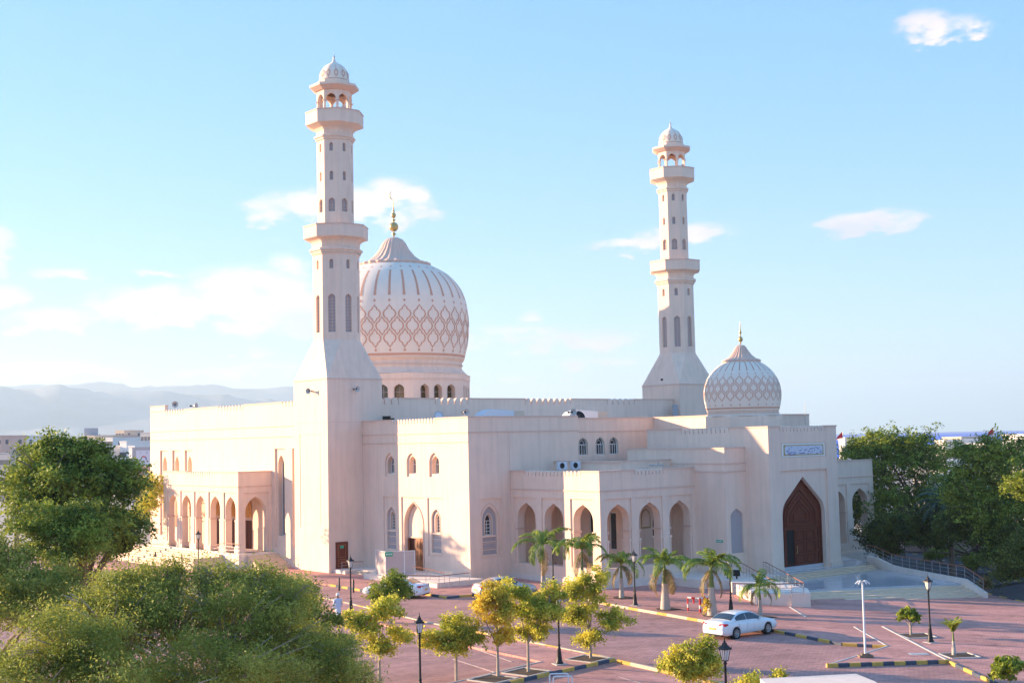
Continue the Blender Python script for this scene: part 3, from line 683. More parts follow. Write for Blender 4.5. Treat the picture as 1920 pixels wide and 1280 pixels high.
    for k in range(12):
        t = k*pi/6+.1
        def Q(du, z): 
            r = 1.395 if z < 45.7 else 1.395-(z-45.7)*.42
            return (r*cos(t+du/1.38), r*sin(t+du/1.38), z)
        o = [(0, .40), (.11, .25), (.20, .1), (.2, -.1), (.11, -.25), (0, -.40), (-.11, -.25), (-.2, -.1), (-.2, .1), (-.11, .25)]
        n = len(o); c.add([Q(x, 45.6+z) for x, z in o]+[Q(x*.62, 45.6+z*.66) for x, z in o], [(i, (i+1) % n, n+(i+1) % n, n+i) for i in range(n)], 1)
        c.add([(1.34*cos(t+.01), 1.34*sin(t+.01), 46.0) if 0 else Q(.015, 46.0), Q(-.015, 46.0), (1.0*cos(t-.02), 1.0*sin(t-.02), 46.41), (1.0*cos(t+.02), 1.0*sin(t+.02), 46.41)], [(0, 1, 2, 3)], 1)
    c.lathe(0, 0, [(1.40, 45.0), (1.41, 45.08), (1.385, 45.1)], 40, 0, 1, True, cap=False)
    c.build('cap_dome', ['dome_plaster', 'inlay'], root)
    f = MB(); f.lathe(0, 0, [(.05, 47.2), (.12, 47.4), (.05, 47.55), (.02, 47.6), (.02, 47.95)], 8, 0, 0, True); f.build('finial', ['horn'], root)
    return root
M1 = make_minaret()
M2 = copy_tree(M1, MO); M2.location = (AT-S/2, 2*BP-(BT+S/2), 0)

# ---- great dome and its windowed drum
DA = -42
drum = link('drum', None, MO, loc=(DA, BP, 0)); d = MB(); ap = 8.24; w = ap*math.tan(pi/8)
for k in range(8):
    t = k*pi/4; P = frame_P((ap*cos(t), ap*sin(t), 0), (-sin(t), cos(t), 0), (cos(t), sin(t), 0))
    panel(d, P, rect(-w, w, 14, 18.45), [arch(u, 1.16, 15.3, 17.25, 17.85) for u in (-1.83, 0, 1.83)], .75)
    strip(d, P, -w-.02, w+.02, 18.3, 18.36, -.04, 0, 1)
octa_profile(d, 0, 0, [(8.24, 18.45), (8.3, 18.5), (8.3, 18.95), (8.36, 19.0), (8.36, 19.05)], cap=False)
d.lathe(0, 0, [(9.0, 19.05), (8.2, 19.4)], 8, pi/8, 0, cap=False)
d.lathe(0, 0, [(8.3, 19.1), (7.85, 19.6), (7.72, 19.75), (7.72, 20.1), (7.82, 20.14), (7.82, 20.2), (7.78, 20.22), (7.78, 20.62)], 96, 0, 0, True, cap=False)
d.lathe(0, 0, [(7.84, 20.12), (7.86, 20.18), (7.8, 20.2)], 96, 0, 1, True, cap=False)
d.lathe(0, 0, [(7.78, 20.6), (7.95, 20.66), (7.95, 20.82), (8.05, 20.86), (8.05, 20.98)], 96, 0, 0, True, cap=False)
d.build('drum_wall', WM, drum)
for k in range(8):
    t = k*pi/4; P = frame_P((ap*cos(t), ap*sin(t), 0), (-sin(t), cos(t), 0), (cos(t), sin(t), 0))
    for u in (-1.83, 0, 1.83):
        m = MB(); fill(m, P, arch(u, 1.16, 15.3, 17.25, 17.85), .75); strip(m, P, u-.03, u+.03, 15.3, 17.6, .70, .75, 1); strip(m, P, u-.58, u+.58, 16.95, 17.0, .69, .75, 1)
        m.build('arched_window', ['amber_glass', 'lattice'], drum)
def interp(prof, z):
    for (r0, z0), (r1, z1) in zip(prof, prof[1:]):
        if z0 <= z <= z1: return r0+(r1-r0)*(z-z0)/(z1-z0)
    return prof[-1][0] if z > prof[-1][1] else prof[0][0]
def smooth_prof(p, n=6):
    out = []
    for i in range(len(p)-1):
        p0, p1, p2, p3 = p[max(i-1, 0)], p[i], p[i+1], p[min(i+2, len(p)-1)]
        for k in range(n):
            t = k/n; out.append(tuple(.5*((2*p1[j])+(-p0[j]+p2[j])*t+(2*p0[j]-5*p1[j]+4*p2[j]-p3[j])*t*t+(-p0[j]+3*p1[j]-3*p2[j]+p3[j])*t**3) for j in (0, 1)))
    return out+[p[-1]]
RING = [(0, 1), (.16, .80), (.30, .70), (.42, .66), (.43, .50), (.58, .46), (.78, .36), (.92, .2), (1, 0)]
RINN = [(0, .78), (.10, .70), (.22, .60), (.27, .42), (.45, .38), (.60, .30), (.70, .18), (.75, .08), (.77, 0)]
def sym(q): 
    r_ = q+[(x, -y) for x, y in reversed(q[:-1])]; return r_+[(-x, y) for x, y in reversed(r_[1:-1])]
def make_dome(name, ca, prof, rows, hw, hh, dlo, dhi, s0, s1, n=24, e=.02, off=.0, zline=None):
    root = link(name, None, MO, loc=(ca, BP, 0)); pr = smooth_prof(prof)
    b = MB(); b.lathe(0, 0, pr, 120, 0, 0, True, cap=False); b.build('dome_shell', ['dome_plaster'], root)
    def Q(t, z): 
        r_ = interp(pr, z)+e; return (r_*cos(t), r_*sin(t), z)
    def shape(outer, inner, t0, z0, w, h):
        k = len(outer); m = MB()
        vs = [Q(t0+x*w, z0+y*h) for x, y in outer]
        if inner:
            vs += [Q(t0+x*w, z0+y*h) for x, y in inner]
            m.add(vs, [(i, (i+1) % k, k+(i+1) % k, k+i) for i in range(k)], 0)
        else: m.add(vs, [tuple(range(k))], 0)
        m.build('inlay_ornament', ['inlay'], root)
    O, I = sym(RING), sym(RINN)
    for k in range(n):
        t = off+2*pi*k/n
        for j, z in enumerate(rows): shape(O, I, t+(pi/n if j == 1 else 0), z, hw*2*pi/n, hh)
        dm = [(0, 1), (1, 0), (0, -1), (-1, 0)]
        shape(dm, None, t, dlo, .1*2*pi/n, hh*.17); shape(dm, None, t, dhi, .1*2*pi/n, hh*.17)
        m = MB(); q = 7; vs = []
        for i in range(q+1):
            z = s0+(s1-s0)*i/q; ww = .075*2*pi/n*(1+.35*i/q) if i else 0.02; vs += [Q(t-ww, z), Q(t+ww, z)]
        m.add(vs, [(2*i, 2*i+1, 2*i+3, 2*i+2) for i in range(q)]); m.build('inlay_stripe', ['inlay'], root)
    m = MB(); m.lathe(0, 0, [(interp(pr, zline[0])+e, zline[0]), (interp(pr, zline[1])+e, zline[1])], 96, 0, 0, True, cap=False); m.build('inlay_band', ['inlay'], root)
    return root
big = make_dome('great_dome', DA, [(8.03, 20.98), (8.38, 22.3), (8.62, 24.2), (8.60, 26.0), (8.3, 27.9), (7.55, 29.5), (6.3, 30.85), (4.8, 31.75), (3.9, 32.05)], (25.62, 24.28, 22.93), .455, 1.12, 21.62, 27.15, 27.75, 31.9, n=32, zline=(21.05, 21.3), off=R(-27.4), e=.025)
f = MB(); f.lathe(0, 0, [(4.05, 32.0), (4.2, 32.15), (4.15, 32.3), (3.7, 32.38), (3.1, 32.6), (2.4, 33.13), (1.72, 34.0), (1.35, 34.75), (.95, 35.2), (.45, 35.42), (.1, 35.48)], 144, 0, 0, True, flute=.035, nf=24, cap=False)
f.build('ribbed_cone', ['moulding'], big)
f = MB(); f.lathe(0, 0, [(.08, 35.4), (.08, 35.65), (.3, 35.85), (.08, 36.05), (.08, 36.15), (.35, 36.25), (.52, 36.5), (.55, 36.7), (.52, 36.9), (.35, 37.15), (.08, 37.25), (.08, 37.35), (.27, 37.5), (.08, 37.62), (.08, 37.75), (.22, 37.85), (.3, 38.08), (.22, 38.3), (.08, 38.4), (.2, 38.55), (.06, 38.68), (.12, 38.8), (.06, 38.9), (.07, 39.1), (.03, 39.9)], 20, 0, 0, True)
U_ = Vector((cos(R(50)), sin(R(50)), 0))
f.tube([tuple(U_*(-.42*cos(t))+Vector((0, 0, 40.45+.5*sin(t)))) for t in [R(-95+k*20) for k in range(9)]], [.015, .03, .045, .055, .06, .05, .04, .03, .012], 6)
f.build('finial', ['gold'], big)

# ---- nave rising behind the portal, with the three arched windows
nv = MB(); P = RF(-.6)
panel(nv, P, rect(12.07, 22, 7, 12.6), [arch(u, w_, 10.08, 11.0, 11.65) for u, w_ in ((14.05, 1.05), (16.1, 1.05), (17.75, 1.05))][0:0]+[arch(u, 1.1, 9.95, 10.85, 11.5) for u in (13.2, 15.25, 16.92)], .2)
parapet(nv, P, 12.07, 22.0, 12.6, 12.9, 13.22, cop=True); band(nv, P, 12.07, 22, 12.0, False)
P = LF(22.0); panel(nv, P, rect(-.6, 8.5, 7, 13.1)); strip(nv, P, -.6, 8.5, 13.1, 13.22, -.05, .4, 1)
P = RF(8.5); panel(nv, P, rect(22, 33.2, 7, 13.1)); strip(nv, P, 22, 33.2, 13.1, 13.22, -.05, .4, 1)
nv.quad((-.6, 22, 13.1), (8.5, 22, 13.1), (8.5, 33.2, 13.1), (-.6, 33.2, 13.1)); nv.quad((-16.5, 12.07, 12.6), (-.6, 12.07, 12.6), (-.6, 33.2, 12.6), (-16.5, 33.2, 12.6))
nv.quad((8.5, 33.2, 7), (-16.5, 33.2, 7), (-16.5, 33.2, 13.1), (8.5, 33.2, 13.1))
nv.build('nave', WM, MO)
for u in (13.2, 15.25, 16.92): window(RF(-.6), u, 1.1, 9.95, 10.85, 11.5, .2, 'bars', fw=.05)

# ---- porch facing the forecourt (built left of the portal, mirrored to the right)
def porch_bay(mb, P, a, b, c, hw, z0=1.38):
    panel(mb, P, rect(a, b, z0, 6.7), [arch(c, 2*hw, z0, 4.95, 6.28)], .75, d0=.1)
    for s in (-1, 1):
        u = c+s*hw
        strip(mb, P, u-.1, u+.1, 4.05, 4.2, .03, .9, 1); strip(mb, P, u-.12, u+.12, 3.35, 3.55, .01, .9); strip(mb, P, u-.07, u+.07, z0, 3.35, .04, .88)
def porch(side):
    pc = MB(); mir = side > 0
    def mb_(u): return 2*BP-u if mir else u
    P = RF(A2); bays = [(5.01, 7.72, 6.3), (8.46, 11.2, 9.78), (11.93, 14.63, 13.22)]
    if mir: bays = [(mb_(b), mb_(a), mb_(c)) for a, b, c in bays][::-1]
    u0, u1 = sorted((mb_(B1), mb_(B4)))
    panel(pc, P, rect(u0, u1, ZB, 8.0), [rect(a, b, 1.38, 6.7) for a, b, c in bays], .1)
    for a, b, c in bays: porch_bay(pc, P, a, b, (a+b)/2, 1.2)
    band(pc, P, u0, u1, 7.35, mir); strip(pc, P, u0+.02, u1, .48, .6, -.09, 0, 0); strip(pc, P, u0, u1+(.16 if mir else 0), ZB, .48, -.16, 0, 3)
    zn = [(8.16, 11.4)] if not mir else [(u0+.15, u0+3.3)]
    parapet(pc, P, u0, u1, 8.0, 8.45, 8.9, zn, c0=not mir, c1=mir); merlons('R', A2, zn[0][0], zn[0][1], 8 if not mir else 7, 8.45, .44)
    if not mir:
        P = LF(B1); lb = [(.43, 3.12), (3.84, 6.49), (7.28, 9.92)]
        panel(pc, P, rect(0, A2, ZB, 8.0), [rect(a, b, 1.38, 6.7) for a, b in lb], .1)
        for (a, b) in lb: porch_bay(pc, P, a, b, (a+b)/2+.05, 1.14)
        band(pc, P, 0, A2, 7.35); strip(pc, P, 0, A2+.09, .48, .6, -.09, 0, 0); strip(pc, P, 0, A2+.16, ZB, .48, -.16, 0, 3)
        parapet(pc, P, 0, A2, 8.0, 8.45, 8.9, [(1.86, 8.62)], c1=True); merlons('L', B1, 1.86, 8.62, 15, 8.45, .44)
        # inner core walls, doors and dark windows seen through the arches
        panel(pc, LF(9.2), rect(0, 8.1, .9, 9.2), [rect(a, a+.8, 2.4, 5.4) for a in (1.2, 4.2, 6.6)], .15); panel(pc, RF(8.1), rect(9.2, B4, .9, 9.2))
        band(pc, LF(9.2), 0, 8.1, 9.35); parapet(pc, LF(9.2), 0, 8.1, 9.2, 9.3, 9.55, c1=True); parapet(pc, RF(8.1), 9.2, B4, 9.2, 9.3, 9.55, c0=True)
        pc.quad((0, 9.2, 9.2), (8.1, 9.2, 9.2), (8.1, 22, 9.2), (0, 22, 9.2))
        for x0, x1, y0, y1 in ((0, A2-.85, B1+.85, 9.2), (8.1, A2-.85, 9.2, B4)):
            for z in (.9, 7.6): pc.quad((x0, y0, z), (x1, y0, z), (x1, y1, z), (x0, y1, z))
        pc.quad((0, B1+T, 8.0), (A2-T, B1+T, 8.0), (A2-T, B4, 8.0), (0, B4, 8.0))
    else:
        y1 = mb_(B1); P = frame_P((0, y1, 0), (-1, 0, 0), (0, 1, 0))
        panel(pc, P, rect(-A2, 0, ZB, 8.85), [arch(-9.3, 2.0, 1.38, 4.95, 6.28), arch(-5.6, 2.0, 1.38, 4.95, 6.28)], .5)
        panel(pc, RF(8.1), rect(mb_(B4), 34.6, .9, 8.0))
        for z in (.9, 7.6, 8.0): pc.quad((0, u0, z), (A2-.3, u0, z), (A2-.3, u1-.3, z), (0, u1-.3, z))
        panel(pc, RF(-2), rect(u0, u1, ZB, 8.0))
    o = pc.build('porch', WM, MO)
    return o
porch(-1); porch(1)
for a in (1.2, 4.2, 6.6): window(LF(9.2), a+.4, .8, 2.4, None, 5.4, .1, 'none')
b = MB(); P = RF(8.04); fill(b, P, arch(13.4, 1.5, .95, 4.2, 5.2), 0); ring_frame(b, P, arch(13.4, 1.5, .95, 4.2, 5.2), .14, -.06, 0); b.build('door', ['wood_dark'], MO)
for u in (7.9+1.9, 11.9):
    b = MB(); P = RF(8.04) if u > 9.2 else RF(8.04); ring_frame(b, P, arch(u, 1.1, 4.0, 4.9, 5.6), .12, -.06, 0); fill(b, P, arch(u, 1.0, 4.05, 4.9, 5.5), 0); b.build('carved_tympanum', ['brass'], MO)

# ---- flanking volumes of the portal
def flank(side):
    v = MB(); mir = side > 0
    if not mir:
        P = LF(B4); panel(v, P, rect(3.0, AV, ZB, 10.05)); strip(v, P, 3.0, AV, 10.05, 10.32, 0, B5-B4-.001); strip(v, P, 3.0, AV+.05, 10.32, 10.44, -.05, B5-B4-.001, 1)
        for z in (9.15, 8.5): band(v, P, 3.0, AV, z)
        P = RF(AV); nich = arch(16.25, 1.5, 2.0, 4.9, 5.55)
        panel(v, P, rect(B4, B5, ZB, 10.05), [nich], .12); fill(v, P, nich, .12, 2); ring_frame(v, P, nich, -.12, -.03, 0, 0)
        for z in (9.15, 8.5): band(v, P, B4, B5, z, False)
    else:
        q = 2*BP-B4; p_ = 2*BP-B5; P = RF(AV); panel(v, P, rect(p_, q, ZB, 10.4)); panel(v, frame_P((0, q, 0), (-1, 0, 0), (0, 1, 0)), rect(-AV, -3, ZB, 10.4))
        v.quad((3, p_, 10.4), (AV, p_, 10.4), (AV, q, 10.4), (3, q, 10.4))
    v.build('portal_flank', WM, MO)
flank(-1); flank(1)

# ---- portal block with calligraphy tablet and great carved door
pt = MB(); P = LF(B5); p_ = 2*BP-B5
panel(pt, P, rect(3.0, AP, ZB, 11.3)); parapet(pt, P, 3.0, AP, 11.3, 11.6, 12.07, [(7.06, 12.42)], c1=True); merlons('L', B5, 7.06, 12.42, 11, 11.6, .45)
P = RF(AP)
panel(pt, P, rect(B5, p_, -.1, 11.3), [rect(19.05, 24.9, 9.5, 10.68), rect(18.87, 24.96, .41, 8.47)], [.07, .16])
fill(pt, P, rect(19.05, 24.9, 9.5, 10.68), .07)
big_arch = arch(BP-.05, 5.5, .41, 4.85, 7.92, th=50, n=12)
panel(pt, P, rect(18.87, 24.96, .41, 8.47), [big_arch], .5, d0=.16)
ring_frame(pt, P, big_arch, -.0, .16, .16)
parapet(pt, P, B5, p_, 11.3, 11.6, 12.07, [(18.98, 24.85)], c0=True, c1=True); merlons('R', AP, 18.98, 24.85, 13, 11.6, .45)
strip(pt, P, B5-.06, B5+1.3, -.1, .75, -.14, 0, 0); strip(pt, P, p_-1.45, p_+.06, -.1, .75, -.14, 0, 0)
pt.quad((3, B5, 11.3), (AP, B5, 11.3), (AP, p_, 11.3), (3, p_, 11.3)); pt.quad((3, p_, -.5), (AP, p_, -.5), (AP, p_, 12.0), (3, p_, 12.0)); pt.quad((3, B5, 8), (3, p_, 8), (3, p_, 12), (3, B5, 12))
pt.build('portal', WM, MO)
gd = MB()
fill(gd, P, arch(BP-.05, 5.5, .41, 4.85, 7.92, th=50, n=12), .62)
def woodring(c, w, z0, zs, za, t_, d0, d1, mi): ring_frame(gd, P, arch(c, w, z0, zs, za, th=50, n=10), t_, d0, d1, mi)
woodring(BP-.05, 5.46, .43, 4.85, 7.88, .12, .5, .62, 0); woodring(BP-.05, 4.1, .8, 4.6, 6.9, .08, .56, .62, 1); woodring(BP-.05, 3.5, 3.9, 4.6, 6.5, .09, .55, .62, 0)
woodring(BP-.05, 2.6, 4.2, 4.9, 6.0, .08, .56, .62, 1); woodring(BP-.05, 1.7, 4.3, 4.9, 5.6, .08, .55, .62, 0)
strip(gd, P, BP-2.0, BP+1.9, 3.68, 3.86, .52, .62, 0); strip(gd, P, BP-2.2, BP-1.98, .43, 3.86, .52, .62, 0); strip(gd, P, BP+1.8, BP+2.0, .43, 3.86, .52, .62, 0)
for u in (-2.62, 2.2): 
    for z in (.9, 1.9, 2.9): ring_frame(gd, P, rect(BP+u, BP+u+.42, z, z+.8), .06, .57, .62, 1)
strip(gd, P, BP-2.72, BP+2.62, .41, .72, .42, .62, 2)
door = gd.build('carved_door', ['wood', 'wood_dark', 'marble'], MO)
g2 = MB(); fill(g2, P, rect(BP-1.82, BP-.9, .74, 3.62), .60); g2.build('doorway_shade', ['dark'], door)  # dark sheet: shade of the open doorway put into its colour
g2 = MB(); strip(g2, P, BP-.9, BP+.42, .74, 3.62, .53, .61); strip(g2, P, BP+.45, BP+1.76, .74, 3.62, .53, .61)
for u in (-.78, .57):
    for z0, z1 in ((.9, 1.6), (1.75, 2.6), (2.72, 3.5)): ring_frame(g2, P, rect(BP+u, BP+u+1.08, z0, z1), .09, .50, .53, 1)
g2.build('door_leaf', ['wood', 'wood_dark'], door)
g2 = MB(); g2.tube([P(BP-.74, 1.75, .42), P(BP-.74, 2.3, .42)], .03); g2.tube([P(BP-.74, 1.75, .42), P(BP-.74, 1.75, .53)], .02); g2.tube([P(BP-.74, 2.3, .42), P(BP-.74, 2.3, .53)], .02); g2.build('door_handle', ['brass'], door)
# tablet
tb = MB(); strip(tb, P, 19.2, 24.75, 9.55, 10.63, .0, .065, 0); tb_o = tb.build('calligraphy_tablet', ['white'], MO)
tb = MB(); strip(tb, P, 19.38, 24.57, 9.66, 10.52, -.02, -.001, 0); tb.build('tablet_border', ['brass'], tb_o)
tb = MB()
q = []
for (cu, cz, t0) in ((24.22, 10.27, 0), (19.73, 10.27, 90), (19.73, 9.91, 180), (24.22, 9.91, 270)):
    q += [(cu+.22*cos(R(t0+k*22.5)), cz+.17*sin(R(t0+k*22.5))) for k in range(5)]
fill(tb, P, q, -.024); tb.build('tablet_field', ['sign_white'], tb_o)
STROKES = [[(455, 350), (480, 362), (510, 355), (530, 330)], [(500, 372), (530, 400), (570, 408), (610, 392), (635, 365)], [(480, 415), (540, 445), (620, 455), (700, 440), (760, 405)],
 [(640, 395), (660, 405), (680, 385), (700, 390), (735, 380)], [(590, 270), (610, 250), (632, 238)], [(745, 240), (748, 262)], [(830, 330), (850, 345), (880, 338), (905, 318)], [(915, 240), (912, 300)],
 [(820, 405), (850, 412), (890, 420), (915, 410), (950, 408), (985, 405), (1010, 392)], [(865, 228), (890, 224)], [(985, 330), (1010, 318), (1040, 318), (1075, 300)], [(1000, 255), (1005, 300)], [(1060, 432), (1080, 428), (1100, 405), (1108, 380)],
 [(1130, 285), (1160, 288), (1200, 280), (1270, 265)], [(1090, 330), (1110, 345), (1130, 352), (1160, 345)], [(1080, 225), (1120, 225)], [(1200, 345), (1225, 365), (1255, 372)], [(1285, 240), (1290, 330), (1295, 350)],
 [(1345, 225), (1370, 265), (1410, 270), (1445, 238)], [(1335, 395), (1350, 412), (1375, 405), (1395, 385)], [(1365, 315), (1400, 320)], [(1430, 378), (1450, 380), (1500, 355), (1470, 325), (1440, 322)], [(1165, 380), (1180, 400), (1175, 430)],
 [(700, 320), (730, 318)], [(640, 310), (645, 318)], [(770, 345), (775, 355)], [(610, 295), (616, 302)], [(930, 285), (942, 290)], [(1225, 300), (1232, 306)], [(685, 240), (690, 246)], [(960, 350), (985, 378)], [(800, 210), (802, 300)], [(1320, 200), (1322, 270)], [(550, 240), (545, 300), (560, 340)], [(1050, 250), (1060, 280)]]
tb = MB()
for s_ in STROKES:
    pts = [(19.38+(x-390)/(1562-390)*5.19, 10.52-((y-(195-(x-390)*.043))/293)*.86) for x, y in s_]
    L_, Rr = [], []
    for i, (u, z) in enumerate(pts):
        a_ = pts[max(i-1, 0)]; b_ = pts[min(i+1, len(pts)-1)]; dx, dz = b_[0]-a_[0], b_[1]-a_[1]; l = math.hypot(dx, dz) or 1
        w_ = (.034 if 0 < i < len(pts)-1 else .014); L_.append((u-dz/l*w_, z+dx/l*w_)); Rr.append((u+dz/l*w_, z-dx/l*w_))
    n = len(pts); tb.add([P(u, z, -.03) for u, z in L_+Rr], [(i, i+1, n+i+1, n+i) for i in range(n-1)])
tb.build('calligraphy', ['blue_ink'], tb_o)

# ---- small dome over the portal
sdr = MB(); octa_profile(sdr, 10.19, BP, [(3.2, 11.3), (3.2, 12.95), (3.0, 13.1)], cap=False)
sdr.lathe(10.19, BP, [(3.25, 13.0), (3.1, 13.06), (3.05, 13.08), (3.05, 13.25), (3.0, 13.27), (3.0, 13.4), (3.06, 13.42), (3.06, 13.5)], 72, 0, 0, True, cap=False); sdr.lathe(10.19, BP, [(3.06, 13.24), (3.08, 13.28), (3.02, 13.3)], 72, 0, 1, True, cap=False)
sdr.build('small_drum', WM, MO)
sm = make_dome('small_dome', 10.19, [(3.06, 13.5), (3.18, 13.95), (3.28, 14.6), (3.27, 15.2), (3.1, 15.95), (2.75, 16.6), (2.2, 17.2), (1.6, 17.6), (1.2, 17.75)], (15.93, 15.32, 14.70), .455, .49, 13.92, 16.55, 16.8, 17.6, n=26, zline=(13.6, 13.72), off=R(-53.6), e=.012)
f = MB(); f.lathe(0, 0, [(1.5, 17.62), (1.6, 17.74), (1.5, 17.84), (1.2, 17.95), (.9, 18.2), (.62, 18.6), (.42, 18.95), (.28, 19.1), (.05, 19.14)], 144, 0, 0, True, flute=.07, nf=24, cap=False); f.build('ribbed_cone', ['moulding'], sm)
f = MB(); f.lathe(0, 0, [(.04, 19.1), (.04, 19.25), (.1, 19.3), (.04, 19.36), (.15, 19.45), (.22, 19.62), (.15, 19.8), (.04, 19.88), (.1, 19.96), (.04, 20.02), (.1, 20.15), (.13, 20.24), (.04, 20.36), (.07, 20.42), (.04, 20.5), (.045, 20.7), (.015, 21.15)], 16, 0, 0, True); f.build('finial', ['gold'], sm)

# ---- doors on the minaret feet, terraces and steps
b = MB(); P = RF(AT); ring_frame(b, P, rect(-2.98, -1.7, .42, 2.76), .09, -.05, 0, 0); fill(b, P, rect(-2.95, -1.73, .42, 2.73), -.02, 0)
for z0, z1 in ((.6, .95), (1.05, 1.25), (1.4, 2.5)): ring_frame(b, P, rect(-2.75, -1.93, z0, z1), .05, -.05, -.02, 1)
dd = b.build('door', ['wood', 'wood_lit'], MO); b = MB(); strip(b, P, -2.52, -2.16, 2.2, 2.42, -.06, -.045); b.build('door_sign', ['green_sign'], dd)
b = MB(); P = RF(AT); strip(b, P, 41.0-.5, 41.35, 12.9, 14.9, -.03, 0); b.build('roof_door', ['city_grey'], MO)

# ---- entrance terrace, landing and flights of steps (mosque frame)
te = MB()
te.prism([(A2+.17, B4-4.4), (15.1, 10.8), (16.7, 12.3), (17.35, 15.2), (17.4, 27.0), (17.0, 29.0), (16.6, 29.9), (12, 33), (A2+.17, 33), (A2+.17, B4)], ZB, .40, 0)
te.build('terrace', ['white_wall'], MO)
te = MB(); te.prism([(AP+.15, 17.3), (17.42, 17.3), (17.42, 27.0), (17.0, 29.0), (16.6, 29.9), (14.1, 31.4), (14.01, 26.6), (AP+.15, 26.6)], .401, .42, 0); te.build('terrace_paving', ['marble'], MO)
land = [(18.6, 14.6), (22.3, 12.7), (28.9, 24.1), (21.3, 27.8), (19.9, 28.4), (18.6, 28.75)]
te = MB(); te.prism(land, ZB, -.03); te.build('landing', ['marble'], MO)
for k in range(3):
    a0 = 17.42+.4*k; te = MB()
    te.prism([(a0, 15.3-.25*k), (a0+.4, 15.05-.25*k), (a0+.4, 28.9-.2*k), (a0, 29.1-.2*k)] if k else [(17.36, 15.4), (17.82, 15.1), (17.82, 28.9), (17.42, 28.9)], ZB, .42-.113*(k+1)*1.0)
    te.build('step', ['stone'], MO)
Lt, Rt, Lb, Rb = (22.3, 12.7), (28.9, 24.1), (25.3, 10.5), (31.1, 23.1)
for k in range(5):
    f0, f1 = k/5, (k+1)/5; te = MB()
    lp = lambda p, q, f: (p[0]+(q[0]-p[0])*f, p[1]+(q[1]-p[1])*f)
    te.prism([lp(Lt, Lb, f0), lp(Lt, Lb, f1), lp(Rt, Rb, f1), lp(Rt, Rb, f0)], ZB, -.03-.125*(k+1)); te.build('step', ['stone'], MO)
for f in (.42, .93):          # tactile studs set in the treads
    for k in range(5):
        f1 = (k+.75)/5; p = lp(lp(Lt, Lb, f1), lp(Rt, Rb, f1), f); q = lp(lp(Lt, Lb, f1), lp(Rt, Rb, f1), f+.045)
        te = MB(); te.obox(p, q, .2, -.03-.125*(k+1), -.03-.125*(k+1)+.006); te.build('tread_tile', ['city_grey'], MO)
te = MB()
te.prism([(17.4, 11.2), (23.9, 6.6), (26.0, 7.9), (22.3, 12.69), (18.59, 14.6), (17.37, 15.1), (16.8, 12.3)], ZB-.4, .43)
te.prism([(26.01, 7.7), (27.1, 8.4), (25.32, 10.45), (24.3, 11.2), (23.4, 11.2)], ZB-.4, .52)
te.build('stair_wall', ['white_wall'], MO)
te = MB()
WR = [((16.5, 29.95), .95), ((18.0, 29.2), .85), ((19.9, 28.4), .45), ((21.3, 27.8), .38), ((29.3, 23.9), .33), ((31.4, 23.1), -.45)]
for (p, z0), (q, z1) in zip(WR, WR[1:]): te.obox(p, q, .3, -1.4, (z0, z1), off=.16)
te.build('stair_wall', ['white_wall'], MO)
# ramp and steps at the side entrances
te = MB(); te.prism([(-9.2, -4.2), (1.5, -4.45), (1.7, -.01), (-9.2, -.01)], ZB, .5); te.build('ramp', ['white_wall'], MO)
te = MB(); te.prism([(AT+.01, -3.3), (-13.5, -3.3), (-13.5, -1.9), (-9.21, -1.9), (-9.21, -.01), (AT+.01, -.01)], ZB, .42); te.build('door_terrace', ['white_wall'], MO)
for k in range(3):
    te = MB(); te.prism([(-13.49, -1.91-.35*k), (-9.21, -1.91-.35*k), (-9.21, -2.26-.35*k), (-13.49, -2.26-.35*k)], ZB, .42-.1*(k+1)); te.build('step', ['stone'], MO)

# ================================================================== handrails
def railing(label, pts, h=.9, sp=1.1, cat='railing', bars=2, n0=0):
    root = thing('railing', label, cat, (pts[0][0], pts[0][1], pts[0][2])); o = Vector(pts[0])
    b = MB(); b.tube([Vector(p)-o+Vector((0, 0, h)) for p in pts], .032, 6); b.build('handrail', ['handrail'], root)
    for k in range(bars):
        b = MB(); b.tube([Vector(p)-o+Vector((0, 0, h*(k+1)/(bars+1))) for p in pts], .014, 5); b.build('rail_bar', ['steel'], root)
    for i, (p, q) in enumerate(zip(pts, pts[1:])):
        p, q = Vector(p), Vector(q); n = max(1, round((q-p).length/sp))
        for k in range(n+(1 if i == len(pts)-2 else 0)):
            c = p+(q-p)*k/n-o; b = MB(); b.tube([c, c+Vector((0, 0, h))], .022, 6); b.build('post', ['steel'], root)
    return root
def Lw(a, b, z): x, y = l2w(a, b); return (x, y, z)
def Pz(px, py, z, h=.9): x, y = at_z(px, py, z+h); return (x, y, z)
railing('long railing with reddish handrail along the right side of the main steps', [Lw(16.4, 30.1, .93), Lw(17.6, 29.55, .9), Lw(19.9, 28.56, .45), Lw(21.3, 27.96, .38), Lw(29.3, 24.06, .33), Lw(31.2, 23.35, -.35)])
railing('short sloping railing left of the main steps, nearest the carved door', [Pz(1431, 1053, .42), Pz(1436, 1053.5, .42), Pz(1507, 1092, -.03)])
railing('sloping railing behind the right end of the palm row, left of the other sloping rail', [Pz(1372, 1054, .42), Pz(1393, 1056, .42), Pz(1453, 1090, -.0)])
railing('level railing on top of the white stair wall', [Pz(1374, 1093, .43), Pz(1440, 1095, .43), Pz(1506, 1092, .43)], sp=.8)
railing('ramp railing along the outer edge of the side entrance ramp', [Pz(750, 1077.5, .5, .8), Pz(823, 1079.5, .5, .8), Pz(880, 1073, .5, .8)], h=.8)
railing('inner ramp railing running from the screens past the sunlit wooden door', [Pz(775, 1061, .9, .8), Pz(806, 1067, .7, .8), Pz(833, 1074, .5, .8)], h=.8)
railing('small railing beside the brown minaret door', [Pz(641, 1053.5, .42, .8), Pz(681, 1052, .42, .8)], h=.8)
